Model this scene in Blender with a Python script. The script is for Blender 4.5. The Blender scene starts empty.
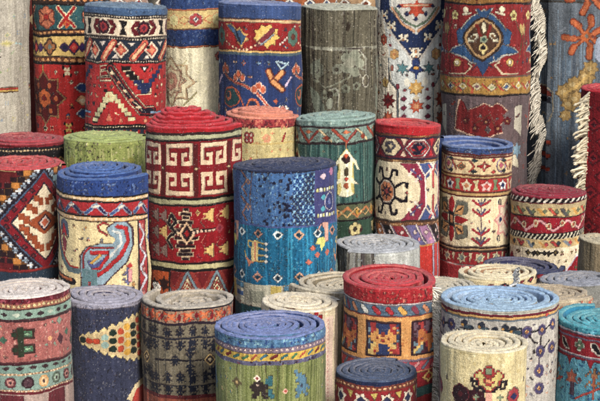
import bpy, math, random
import numpy as np
C = bpy.context.scene.collection
PI = math.pi
# ------------------------------------------------------------------ camera model
FPX, PITCH, CAMH = 1500.0, math.radians(9.9), 1.8      # focal length in photo pixels (600 wide)
CX, CY = 300.0, 200.5
def proj_y(depth, z):
    """photo row of a point at ground distance depth and height z (near the middle)"""
    a = np.arctan2(CAMH - z, depth) - PITCH
    return CY + FPX*np.tan(a)
def z_at(row, depth):
    return CAMH - depth*math.tan(PITCH + math.atan((row-CY)/FPX))
def lin(c):
    c = np.asarray(c, float)/255.0
    return np.where(c <= .04045, c/12.92, ((c+.055)/1.055)**2.4)
# ------------------------------------------------------------------ noise
def lattice(rs, x, y, sx, sy):
    g = rs.rand(67, 61)*2-1
    X = x/sx; Y = y/sy
    i = np.floor(X).astype(int); j = np.floor(Y).astype(int)
    fx = X-i; fy = Y-j
    fx = fx*fx*(3-2*fx); fy = fy*fy*(3-2*fy)
    a = g[i % 67, j % 61]; b = g[(i+1) % 67, j % 61]; c = g[i % 67, (j+1) % 61]; d = g[(i+1) % 67, (j+1) % 61]
    return (a*(1-fx)+b*fx)*(1-fy)+(c*(1-fx)+d*fx)*fy
# ------------------------------------------------------------------ woven pattern: knots laid out on the flat rug
class Rug:
    S = 3
    def __init__(s, cx, w, top, bottom, base):
        s.cx, s.w = cx, w; s.W = 2*PI*w; s.v0 = top-15; s.v1 = bottom
        s.nx = int(s.W*s.S); s.ny = int((s.v1-s.v0)*s.S)
        s.a = np.empty((s.ny, s.nx, 3)); s.a[:] = base
    def U(s, X):
        q = max(-.985, min(.985, (X-s.cx)/s.w)); return s.w*math.asin(q)
    def _box(s, u0, u1, v0, v1):
        i0 = max(0, int((u0+s.W/2)*s.S)); i1 = min(s.nx, int((u1+s.W/2)*s.S)+2)
        j0 = max(0, int((v0-s.v0)*s.S)); j1 = min(s.ny, int((v1-s.v0)*s.S)+2)
        if i1 <= i0 or j1 <= j0: return None
        u = (np.arange(i0, i1)+.5)/s.S-s.W/2; v = (np.arange(j0, j1)+.5)/s.S+s.v0
        return s.a[j0:j1, i0:i1], u[None, :], v[:, None]
    def band(s, v0, v1, c):
        j0 = max(0, int(round((v0-s.v0)*s.S))); j1 = max(0, int(round((v1-s.v0)*s.S))); s.a[j0:j1] = c
    def poly(s, pts, c):
        P = np.array(pts, float); b = s._box(P[:, 0].min(), P[:, 0].max(), P[:, 1].min(), P[:, 1].max())
        if b is None: return
        A, u, v = b; m = np.zeros(A.shape[:2], bool)
        n = len(P)
        for k in range(n):
            x0, y0 = P[k]; x1, y1 = P[(k+1) % n]
            if y0 == y1: continue
            m ^= ((y0 > v) != (y1 > v)) & (u < (x1-x0)*(v-y0)/(y1-y0)+x0)
        A[m] = c
    def rect(s, u0, v0, u1, v1, c): s.poly([(u0, v0), (u1, v0), (u1, v1), (u0, v1)], c)
    def line(s, pts, th, c):
        for (x0, y0), (x1, y1) in zip(pts[:-1], pts[1:]):
            h = th/2; b = s._box(min(x0, x1)-h, max(x0, x1)+h, min(y0, y1)-h, max(y0, y1)+h)
            if b is None: continue
            A, u, v = b; dx, dy = x1-x0, y1-y0; L = dx*dx+dy*dy+1e-9
            t = np.clip(((u-x0)*dx+(v-y0)*dy)/L, 0, 1)
            A[(u-x0-t*dx)**2+(v-y0-t*dy)**2 < h*h] = c
    def ell(s, u0, v0, a, b_, c, th=None):
        b = s._box(u0-a, u0+a, v0-b_, v0+b_)
        if b is None: return
        A, u, v = b; d = ((u-u0)/a)**2+((v-v0)/b_)**2; m = d < 1
        if th: m &= ((u-u0)/max(a-th, .1))**2+((v-v0)/max(b_-th, .1))**2 > 1
        A[m] = c
    def dia(s, u, v, a, b, *cols):
        n = len(cols)
        for k, c in enumerate(cols):
            f = 1-k/n; s.poly([(u-a*f, v), (u, v-b*f), (u+a*f, v), (u, v+b*f)], c)
    def star(s, u, v, r, n, q, c, rot=0, ry=1):
        s.poly([(u+(r if k % 2 == 0 else r*q)*math.sin(rot+k*PI/n), v-ry*(r if k % 2 == 0 else r*q)*math.cos(rot+k*PI/n)) for k in range(2*n)], c)
    def flower(s, u, v, r, n, c, cc, edge=None, rot=0):
        for k in range(n):
            t = rot+2*PI*k/n; x, y = u+.62*r*math.sin(t), v-.62*r*math.cos(t)
            if edge is not None: s.ell(x, y, r*.42+.8, r*.42+.8, edge)
        for k in range(n):
            t = rot+2*PI*k/n; s.ell(u+.62*r*math.sin(t), v-.62*r*math.cos(t), r*.42, r*.42, c)
        s.ell(u, v, r*.33, r*.33, cc)
    def sprite(s, rows, u, v, cw, ch, pal, fx=False, fy=False, rot=False):
        rows = [list(r) for r in rows]
        if rot: rows = [list(r) for r in zip(*rows)]
        if fx: rows = [r[::-1] for r in rows]
        if fy: rows = rows[::-1]
        n = len(rows); m = max(len(r) for r in rows)
        for j, r in enumerate(rows):
            for i, ch_ in enumerate(r):
                if ch_ in pal: s.rect(u+(i-m/2)*cw, v+(j-n/2)*ch, u+(i+1-m/2)*cw+.05, v+(j+1-n/2)*ch+.05, pal[ch_])
    def rep(s, per, fn, u0=0):
        n = max(1, round(s.W/per)); p = s.W/n
        for k in range(-n//2-1, n//2+2): fn(u0+k*p, k)
    def beads(s, v, per, a, b, cols, u0=0):
        if not isinstance(cols, list): cols = [cols]
        s.rep(per, lambda u, k: s.ell(u, v, a, b, cols[k % len(cols)]), u0)
    def zig(s, v, amp, per, th, c, u0=0, flat=0):
        def f(u, k):
            p = per_
            s.line([(u-p/2, v+amp), (u-flat, v-amp), (u+flat, v-amp), (u+p/2, v+amp)], th, c)
        n = max(1, round(s.W/per)); per_ = s.W/n
        s.rep(per, f, u0)
    def speck(s, n, cols, v0, v1, size=1.0, seed=1):
        rr = random.Random(seed)
        for _ in range(n):
            u = rr.uniform(-s.W/2, s.W/2); v = rr.uniform(v0, v1); a = size*rr.uniform(.5, 1.3)
            s.ell(u, v, a, a*rr.uniform(.8, 1.6), rr.choice(cols))
    def fill(s, v0, v1, step, cols, size, seed):
        """small knotted filler motifs wherever the field is still plain"""
        rr = random.Random(seed); SP = (["..a..",".aba.","abbba",".aba.","..a.."], ["a.a",".b.","a.a"], [".a.","aba",".a."], ["aa...",".ab..","..baa"], ["..a..",".aaa.","..b..",".b.b."], ["a.b.a","aabaa","..b.."])
        nv = max(1, int((v1-v0)/step)); nu = int(s.W/step)
        for j in range(nv):
            for i in range(nu):
                u = -s.W/2+(i+.5*(j % 2)+.3+.3*rr.random())*s.W/nu; v = v0+(j+.4+.25*rr.random())*(v1-v0)/nv; h = size+.5
                if v+h > v1 or v-h < v0: continue
                b = s._box(u-h, u+h, v-h, v+h)
                if b is None or b[0].size == 0 or b[0].reshape(-1, 3).std(0).sum() > 26: continue
                sp = SP[rr.randrange(6)]; c = 2*size/5; s.sprite(sp, u, v, c, c*1.1, {'a': rr.choice(cols), 'b': rr.choice(cols)}, fx=rr.random() < .5)
# ------------------------------------------------------------------ colours of the dyed wool (sRGB 0-255)
R_=(178,34,36); DR=(116,24,30); MR=(140,34,44); N_=(30,36,66); B_=(52,84,150); LB=(118,158,206); CR=(226,206,164)
K_=(32,26,28); O_=(206,98,48); Y_=(216,176,84); G_=(72,112,84); T_=(52,120,130); W_=(236,230,218); BR=(112,70,44)
PK=(206,132,122); GY=(150,146,136); TAN=(196,160,108); RU=(160,66,34); SL=(92,112,138); PU=(88,74,112)
KEY = ["################","################","##............##","##............##","##.####..####.##","##.####..####.##",
       "##...##..##...##","##...##..##...##","#######..#######","#######..#######"]
SHOOK = ["..#####.","..#...#.",".##....."," ####...",".....##.",".#...##.",".#####.."]
PALM = ["..a.a.a..",".aabbbaa.","aabbcbbaa",".abcccba.","aabbcbbaa",".aabbbaa.","...aba...","..a.b.a..",".a..b..a."]
TREE = ["....a....","..a.a.a..",".a.aaa.a.","a..aaa..a","....a....","..a.a.a..",".a.aaa.a.","a...a...a","....a...."]
XORN = ["a...a","ab.ba",".bbb.","..b..",".bbb.","ab.ba","a...a"]
def rug(o, bottom): return Rug(o['cx'], o['w'], o['yf'], bottom, o['base'])
rugs = []
def carpet(**k): rugs.append(k)
# ================================================================== BACK ROW
def d(r):
    r.speck(900, [(205,198,184),(160,152,138)], r.v0, 140, .8, 3)
    for k in range(26): r.band(0,0,W_)
    rr=random.Random(5)
    for k in range(50):
        u=rr.uniform(-r.W/2,r.W/2); r.rect(u,r.v0,u+rr.uniform(.5,1.6),140,rr.choice([(172,165,150),(196,190,176),(184,178,160)]))
    r.rep(70, lambda u,k: (r.line([(u-20,44),(u+2,44),(u+16,46)],1.2,(170,200,200)), r.dia(u-4,44,10,4,(200,190,150),(190,180,110)), r.dia(u-14,73,5,4,(150,165,120))), r.U(12))
    r.rep(62, lambda u,k: (r.rect(u-24,87.5,u+14,93.5,BR), r.rect(u-24,88.5,u+14,90.3,(190,60,50)), r.rect(u-24,90.4,u+14,92.4,Y_)), r.U(8))
    r.fill(-10,130,17,[(160,168,140),(196,184,140),(150,160,170)],3,17)
carpet(draw=d, cx=-15, w=38, yf=-70, Y=8.05, vb=135, base=(182,175,160), cap=(190,184,170), ridge=1.2,
  label='pale grey rolled carpet with a thin gold and red stripe, far left of back row')
def d(r):
    r.band(-60,5,(60,40,34)); r.beads(0,7,2.6,1.6,(214,140,80)); r.band(4,6,K_)
    r.band(6,30,(48,92,98)); r.speck(160,[(90,120,110),(40,60,70)],6,30,.8)
    def f(u,k):
        r.flower(u-9,18,10.5,6,(214,120,84),(178,40,40),(170,60,40)); r.line([(u-17,12),(u-1,24)],1,(190,50,40)); r.line([(u-17,24),(u-1,12)],1,(190,50,40))
        for s in (-1,1): r.line([(u+13-8*s,8),(u+13+7*s,28)],5,CR)
        for s in (-1,1): r.line([(u+13-8*s,8),(u+13+7*s,28)],2.8,R_)
        r.dia(u+13,25,4,4,O_,R_)
    r.rep(45,f,r.U(57))
    r.band(30,31,K_); r.band(31,35,(110,60,40)); r.beads(33,6,2.4,1.5,(226,160,96)); r.band(35,37.5,K_)
    r.band(37.5,57,(222,186,106))
    def g(u,k):
        for x,y in ((-4,0),(4,0),(0,-4.5),(0,4.5)): r.ell(u-13+x,47.5+y,4.6,4.4,(60,44,40))
        for x,y in ((-4,0),(4,0),(0,-4.5),(0,4.5)): r.ell(u-13+x,47.5+y,3.2,3,(168,104,60))
        r.ell(u-13,47.5,2.6,2.6,(130,140,130))
        r.dia(u+4,48,6,5,(60,40,80),N_); r.dia(u+13,48,7,8,(60,40,80),(196,44,50),(220,90,70)); r.dia(u+22,48,5,5,(80,40,90),(60,50,110))
    r.rep(45,g,r.U(63))
    r.band(57,58.5,K_); r.band(58.5,63,(120,66,40)); r.beads(60.8,7,2.8,1.6,(228,160,96)); r.band(63,65,K_)
    r.band(65,200,(196,44,42))
    def h(u,k):
        c=u; r.star(c,99,27,8,.72,(160,112,70),0,1.05); r.star(c,99,24.5,8,.72,(96,22,26),0,1.05)
        r.star(c,99,15,8,.5,(60,34,36),.4); r.flower(c,99,9,6,O_,(130,30,30))
        for a in range(6): r.ell(c+15*math.cos(a*1.05),99+15*math.sin(a*1.05),2.6,3.2,(186,90,50))
        r.line([(c,66),(c,72)],1.4,Y_)
        u2=c+31; r.sprite(XORN,u2-3,72,1.8,1.6,{'a':K_,'b':CR}); r.sprite(XORN,u2-3,129,1.8,1.6,{'a':K_,'b':Y_})
        for y in (89,115):
            r.poly([(u2+4,y),(u2+10,y-5),(u2+17,y-4),(u2+20,y-17),(u2+26,y-14),(u2+26,y+14),(u2+19,y+5),(u2+10,y+5)],(215,205,200))
            r.poly([(u2+6,y),(u2+11,y-4),(u2+18,y-3),(u2+22,y-15),(u2+26,y-12),(u2+26,y+12),(u2+20,y+4),(u2+11,y+4)],(44,66,128))
        r.dia(u2+12,102,8,6,(220,160,110),CR)
    r.rep(78,h,r.U(43))
    r.fill(66,135,11,[CR,(226,150,80),K_,(60,80,130)],3.2,1)
carpet(draw=d, cx=68, w=38.5, yf=-60, Y=8.15, vb=135, base=(60,40,34), cap=(60,80,90), ridge=.9,
  label='scarlet rolled carpet with a teal flower band and yellow band above a brown eight-pointed star')
def d(r):
    r.band(-10,15.5,(66,94,142)); r.speck(260,[(90,118,165),(48,70,112)],r.v0,15,.9)
    for v in (15.5,37.5,60.5):
        r.band(v,v+4,K_); r.beads(v+2,2.6,.9,.8,(214,200,176))
    r.band(19.5,37.5,(228,208,178))
    def f(u,k):
        r.poly([(u-4,21.5),(u+4,21.5),(u+1,28.5),(u+4,35.5),(u-4,35.5),(u-1,28.5)],K_)
        for s in (-1,1):
            r.poly([(u+11*s-4*s,28.5),(u+11*s,21.5),(u+11*s+5*s,21.5),(u+11*s+3*s,25.5),(u+11*s+1*s,28.5),(u+11*s+3*s,31.5),(u+11*s+5*s,35.5),(u+11*s,35.5)],(104,24,34))
            r.rect(u+11*s,27.5,u+11*s+3*s,29.5,CR)
        r.star(u+20,28.5,7.6,8,.86,(58,24,40)); r.star(u+20,28.5,5.2,8,.8,(168,52,58)); r.dia(u+20,28.5,2.6,3,(90,30,50))
    r.rep(41,f,r.U(128))
    r.band(41.5,60.5,(38,46,68))
    def g(u,k):
        r.dia(u,51,8.5,9,(226,204,176),(200,84,66),(226,140,100)); r.rect(u-5,46,u-2,49,K_)
        for s in (1,):
            r.line([(u+12,59),(u+24,44)],7.5,(210,90,70)); r.line([(u+12,59),(u+24,44)],3.4,(232,176,130)); r.line([(u+15,59),(u+27,44)],1.2,(170,34,40))
        r.poly([(u+7,43),(u+15,43),(u+11,47)],(220,205,190)); r.poly([(u+21,60),(u+29,60),(u+26,55)],(220,205,190))
    r.rep(32,g,r.U(125))
    r.band(64.5,126,(184,40,42))
    def h(u,k):
        x=u
        r.rect(x-24,66.5,x-9,82,CR); r.rect(x-23,67.5,x-9,81,(150,30,36))
        for q in (0,1): r.rect(x-22,70+q*6,x-9,72.6+q*6,CR); r.rect(x-21.4,70.6+q*6,x-9,72+q*6,K_)
        for o,c,t in ((0,K_,11),(0,(150,34,38),8),(0,(34,30,50),4.6)):
            r.line([(x-10,70),(x+22,112),(x+32,112)],t,c)
        r.line([(x-13.6,72),(x+19,116)],1.1,CR); r.line([(x-6,67),(x+25,108),(x+34,108)],1.1,CR); r.line([(x-10,69),(x+22,112)],.9,CR)
        for q in range(5): r.dia(x-8+q*6.6,74+q*8.6,3,2.2,(220,120,90) if q%2 else CR)
        # dark stepped wedge
        for q in range(6): r.rect(x+24-21+q*4,68+q*4.2,x+26-15+q*4.2,72.4+q*4.2,CR)
        for q in range(6):
            r.rect(x+1.5+q*4,67+q*4.2,x+10+q*4,71+q*4.2,K_ if q<3 else (34,46,96)); r.rect(x+47.5-q*4,67+q*4.2,x+41-q*4,71+q*4.2,(34,46,96))
        r.rect(x+18,84,x+31,89,(34,46,96)); r.rect(x+21,89,x+28,94,(34,46,96)); r.rect(x+17,94,x+32,95.3,CR)
        r.poly([(x+20,67),(x+29,67),(x+24.5,73)],K_); r.poly([(x+22.5,68),(x+27,68),(x+24.5,71)],W_)
        # pale pyramid
        for q in range(6):
            r.rect(x-17-q*3.4,96+q*4.6,x-11-q*3,101+q*4.6,K_); r.rect(x-16.4-q*3.4,95+q*4.6,x-10-q*3,99.2+q*4.6,(212,202,150))
            r.rect(x-9+q*3.4,95+q*4.6,x-3+q*3.6,99.2+q*4.6,(212,202,150))
        r.rect(x-16,92,x-8,103,(212,202,150)); r.rect(x-20,98,x-4,101,(212,202,150)); r.rect(x-18,90.5,x-14,93,K_); r.poly([(x-15,122),(x-12,113),(x-9,122)],(214,120,90)); 
        r.rect(x+30,113,x+46,115,(120,150,190)); r.rect(x+28,118,x+46,119.5,CR)
    r.rep(82,h,r.U(124))
    r.band(126,130,K_); r.beads(128,2.6,.9,.8,CR); r.band(130,150,(40,44,66)); r.rep(14,lambda u,k: r.sprite(XORN,u,137,2,1.8,{'a':R_,'b':CR}))
    r.band(146,200,(150,36,38))
    r.fill(66,126,8,[CR,(50,30,40),(226,150,110)],2.4,8)
carpet(draw=d, cx=124, w=39.5, yf=7, Y=7.78, vb=140, base=(66,94,142), cap=(96,118,150), lift=(0,1,2,2,1), seam=150, ridge=.7, inner=(180,90,80),
  label='blue topped rolled carpet with cream bracket band and red field of stepped triangles')
def d(r):
    r.band(-60,9,(46,70,132)); r.speck(300,[(80,104,160),(34,52,104)],-30,9,.9)
    r.band(9,10.5,(190,110,70)); r.band(10.5,30,(216,188,122)); r.band(29,30.5,(190,110,70))
    r.zig(20,4,26,1,(200,120,80),r.U(197)+13); r.zig(20,-4,26,1,(200,120,80),r.U(197)+13)
    def f(u,k):
        if k%2==0: r.flower(u,20,6.5,6,(180,66,70),(40,50,100),(226,206,170)); r.dia(u,20,3.2,3,W_,(60,70,120))
        else: r.flower(u,20,6,6,(226,214,150),(206,196,130),(214,150,100))
    r.rep(22,f,r.U(196))
    r.band(30.5,46.5,(40,62,124)); r.speck(300,[(76,98,154),(30,46,96)],31,46,.9); r.band(46.5,48,(196,110,70)); r.band(48,200,(236,228,194))
    r.speck(420,[(220,214,172),(240,234,206)],48,130,1)
    def g(u,k):
        for q,(a,c) in enumerate(((30,(200,170,130)),(27,(228,218,180)),(20,(190,150,120)),(17,(222,204,168)),(10,(180,130,110)),(7,(206,180,140)))): r.star(u,82,a,8,.74,c,0,.85)
        r.flower(u,82,9,8,(200,140,120),(206,190,150)); 
        for s in (-1,1): r.line([(u+6*s,64),(u+14*s,74),(u+10*s,92),(u+4*s,103)],1.2,(176,124,104))
        r.flower(u+54,57.5,4.5,5,(196,110,100),(60,64,110)); r.line([(u+20,60),(u+12,68)],1,(180,170,110)); r.line([(u+17,105),(u+30,92)],1.2,(190,180,120))
    r.rep(96,g,r.U(169))
carpet(draw=d, cx=195, w=36.5, yf=-60, Y=8.02, vb=122, base=(46,70,132), cap=(60,84,140), ridge=.7,
  label='cream rolled carpet with two blue bands and a faded brown medallion')
def d(r):
    r.band(-10,20,(54,76,134)); 
    r.band(20,22,(190,120,80)); r.band(21.5,24,(214,180,130)); r.band(24,52,(158,34,36)); r.band(51.5,54,(222,176,100)); r.band(54,56,(80,100,110)); r.band(56,200,(40,58,116))
    def f(u,k):
        a=u
        r.poly([(a-24,26),(a-16,25),(a-9,31),(a-6,28),(a-2,34),(a+3,35),(a+1,38),(a+5,41),(a-1,43),(a-4,50),(a-9,44),(a-12,37)],(222,170,96))
        r.poly([(a-22,27),(a-16,26.5),(a-9,33),(a-6,31),(a-3,36),(a+1,37),(a-1,41),(a-5,47),(a-9,42),(a-12,36)],(64,92,136))
        r.line([(a-11,31),(a-6,44)],1,(30,40,80))
        b=a+22; r.star(b,37,14,9,.72,(228,186,96),.3,.9); r.line([(b-9,46),(b+6,31)],5,(130,50,60)); r.line([(b-6,46),(b+8,35)],1.6,(150,160,170)); r.line([(b-10,42),(b+2,31)],1.4,(230,190,110))
        pts=[(a-23+q*4.2, 44+7.2*math.sin(q/9*PI)) for q in range(10)]
        for p in pts: r.ell(p[0],p[1],1.5,1.3,(236,190,150))
        pts=[(b+14+q*2.4, 45-q*2.2) for q in range(9)]
        for p in pts: r.ell(p[0],p[1],1.5,1.3,(236,206,190))
        r.flower(a-34,38,9,6,(90,126,110),(120,60,50),(190,80,50))
    r.rep(84,f,r.U(246))
    def g(u,k):
        pts=[(u-34,76),(u-26,80),(u-16,83),(u-4,86),(u+8,92),(u+15,101),(u+24,112)]
        r.line(pts,3.4,(228,190,170)); r.line(pts,1.8,(196,80,58))
        for x,y in ((u-11,80),(u+10,91),(u-33,73)):
            for s in (-1,0,1): r.ell(x+4.4*s,y-3.5*(1-abs(s))-1.5,3.6,4.2,(230,180,160))
            for s in (-1,0,1): r.ell(x+4.4*s,y-3.5*(1-abs(s))-1.5,2.4,3.2,(204,96,62))
        c=u+25
        for (x,y) in ((-5,-10),(9,-9),(10,8)):
            r.line([(c,82),(c+x,82+y)],7,(130,50,44)); r.line([(c,82),(c+x,82+y)],4.6,(232,160,96))
        r.line([(c+3,62),(c+8,70),(c+16,62)],2,(170,196,226)); r.line([(c+5,62),(c+16,65)],2,(170,196,226)); r.line([(c+14,86),(c+20,78)],3,(190,170,196))
        r.ell(u-22,98,13,11,(196,90,60)); r.ell(u-22,98,11.5,9.5,(36,74,84)); r.ell(u-26,97,4.5,5,(190,100,70)); r.ell(u-27,96,2.6,3,(40,60,80)); r.line([(u-30,90),(u-18,88),(u-8,100),(u-4,112)],1.5,(200,96,64))
        r.poly([(u-6,112),(u,99),(u+8,99),(u+15,112)],(206,104,66)); r.poly([(u-3,112),(u+1,101.5),(u+7,101.5),(u+11,112)],(40,50,90))
        r.sprite(PALM,u+36,112,1.6,1.4,{'a':W_,'b':PK,'c':O_})
    r.rep(104,g,r.U(250))
    r.fill(25,51,8,[(232,190,150),(60,90,130),(222,150,90)],2.4,2); r.fill(58,118,12,[(200,100,70),(120,150,190),(222,180,140)],2.6,3)
carpet(draw=d, cx=258.5, w=41.5, yf=5, Y=7.8, vb=118, base=(50,72,132), cap=(104,120,176), lift=(0,1,1,0), seam=-160, ridge=1.1, streak=.32,
  label='royal blue rolled carpet with a red flower band and an orange flowering vine')
def d(r):
    rr=random.Random(8)
    for k in range(120):
        u=rr.uniform(-r.W/2,r.W/2); r.rect(u,r.v0,u+rr.uniform(.4,1.4),130,rr.choice([(80,76,62),(112,108,90),(130,124,102),(70,68,56)]))
    r.speck(1400,[(126,120,100),(70,60,46),(146,140,122)],10,130,.7,9)
    def f(u,k):
        r.line([(u-38,49),(u-12,49.5),(u+22,51),(u+26,55),(u+30,60)],2,(164,164,146)); r.band(47.6,49,(150,150,132))
        c=u+14; [r.ell(c+8*math.cos(q*1.26),64+9*math.sin(q*1.26),5.4,5,(146,150,130)) for q in range(5)]; [r.line([(c,64),(c+15*math.cos(q*1.26+.5),64+14*math.sin(q*1.26+.5))],2,(146,150,130)) for q in range(5)]; [r.flower(u-26+q*11,78+((q*37)%20),4.6,5,(132,136,116),(90,84,68)) for q in range(5)]; r.flower(u-24,70,9,6,(128,132,114),(84,80,64)); r.flower(u-2,70,5,5,(134,136,118),(84,80,64)); r.line([(u-24,80),(u-14,88),(u-2,84),(u+10,78)],1.4,(140,142,122)); r.ell(c-3,64,6,5,(158,158,138)); r.line([(c+6,72),(c+12,80)],1.5,(150,150,130))
        r.ell(u+29,82,4,7,(172,170,152)); r.ell(u+29,82,2.4,5,(112,104,86)); r.line([(u+29,60),(u+29,74)],1.4,(160,158,140))
        r.line([(u-9,89),(u-3,89),(u,94),(u,108)],1.6,(172,172,154)); r.ell(u-9,104,4,6,(140,144,126)); r.ell(u-9,95,3,4,(60,52,42))
        r.poly([(u-34,86),(u-24,92),(u-16,104),(u-12,115),(u-24,115),(u-30,102)],(122,130,114)); r.poly([(u-30,62),(u-20,58),(u-22,72),(u-30,76)],(122,128,112)); r.ell(u+9,26,2,5,(60,50,40))
    r.rep(92,f,r.U(338))
carpet(draw=d, cx=338, w=37.5, yf=8, Y=7.95, vb=122, base=(102,97,80), cap=(168,170,152), lift=(0,0,1), seam=170, ridge=1.6, streak=.5, inner=(120,110,92),
  label='plain grey brown rolled carpet with faint pale flowers, behind the teal green roll')
def d(r):
    r.speck(400,[(206,202,190),(230,222,206)],-10,130,.9,4)
    def f(u,k):
        S=[(2,120),(2,88),(-24,88)]
        # pale grey inner panel
        r.poly([(u-37,-30),(u-37,20),(u-28,58),(u-24,82),(u-19,88),(u-16,92),(u-16,130),(u+16,130),(u+16,92),(u+19,88),(u+26,78),(u+28,58),(u+37,20),(u+37,-30)],(206,210,206))
        r.line([(u-29,58),(u-27,80),(u-18,90),(u-18,130)],1.5,(90,104,112)); r.line([(u+30,50),(u+25,80),(u+18,90),(u+18,130)],1.2,(150,166,170))
        r.poly([(u-45,-30),(u-45,11),(u,67),(u+45,9),(u+45,-30),(u+30,-30),(u+27,10),(u,37),(u-27,10),(u-30,-30)],(206,200,190))
        r.poly([(u-43,-30),(u-43,11),(u,62),(u+43,9),(u+43,-30),(u+31,-30),(u+28,10),(u,36),(u-28,10),(u-31,-30)],(36,52,100))
        r.poly([(u-26,-30),(u-26,8),(u,33),(u+26,8),(u+26,-30)],(214,210,198))
        for s in (-1,1):
            r.line([(u+25*s,8),(u+13*s,24),(u+2*s,32)],2.6,(222,164,120)); r.line([(u+21*s,8),(u+11*s,21),(u,28)],1.8,(110,140,110))
            for q,(x,y) in enumerate(((36,15),(26,26),(13,38))):
                r.sprite(["a..a.","aa.aa",".aaa.","aabaa","a...."],u+x*s,y,2,1.9,{'a':(232,222,196),'b':(222,150,80)},fx=s<0)
        r.sprite(["a.aaa.a",".aabaa.","..aba..",".aaaaa.","..aba.."],u,53,2,2,{'a':(232,222,200),'b':(220,140,80)})
        r.star(u,10,10,6,.5,(206,76,50)); r.line([(u-16,6),(u+16,6)],4,(206,76,50)); r.line([(u-12,6),(u+12,6)],1.5,(236,190,150)); 
        for x,y in ((-17,6),(17,6),(-9,14),(9,14),(0,20)): r.dia(u+x,y,2.6,2.6,(44,50,96))
        r.poly([(u-4,60),(u+4,60),(u+3,66),(u+8,71),(u+2,73),(u,80),(u-2,73),(u-8,71),(u-3,66)],(44,60,120)); r.ell(u,68,3,2,(222,160,70))
        for s in (-1,1):
            r.star(u+13*s,69,7.5,6,.4,(84,132,138)); r.ell(u+9*s,82,3,4,(232,228,210)); r.ell(u+24*s,69,1.5,3,(190,110,90)); r.ell(u+18*s,86,2.2,2.4,(140,44,62))
            r.ell(u+11*s,90,1.8,1.8,(150,60,70))
            for y in (99,108,117): r.dia(u+12*s,y,3.4,3,(130,44,70))
            r.star(u+29*s,101,9.5,8,.55,(186,74,50) if s>0 else (130,30,34)); r.dia(u+29*s,101,3.5,3.5,(222,130,80) if s>0 else (80,20,30))
            r.star(u+29*s,119,8,8,.55,(196,90,60)); r.flower(u+33*s,83,5,5,(196,164,96),(170,120,70))
        r.star(u,88,8.5,8,.62,(214,164,84)); r.dia(u,88,3,3,(226,190,120)); r.star(u,107,8.5,8,.5,(200,84,56),.39); r.star(u,107,4,8,.5,(230,160,110),.39)
        r.dia(u,98,4,3,(206,190,160))
        c=u+52; r.flower(c,10,6,6,(206,90,60),(230,190,150)); r.flower(c,60,6,6,(140,36,40),(80,20,30)); r.flower(c,100,7,8,(140,30,36),(210,120,80)); r.flower(c,42,6,5,(196,110,70),(150,40,40)); r.flower(c-8,55,5,5,(210,170,100),(196,140,80))
        for s in (-1,1): r.flower(u+36*s,41,5,6,(196,84,60),(226,150,110)); r.flower(u+22*s,55,5.5,6,(214,164,100),(200,130,80)); r.ell(u+27*s,46,1.6,1.6,(150,50,60))
    r.rep(116,f,r.U(414))
    r.fill(12,128,9,[(190,80,60),(120,150,150),(214,170,100),(130,50,70)],2.3,6)
carpet(draw=d, cx=410, w=37.5, yf=-60, Y=8.1, vb=128, base=(236,226,204), cap=(210,200,180), ridge=.8,
  label='ivory rolled carpet with a wide navy chevron of white flowers and small red stars')
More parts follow.
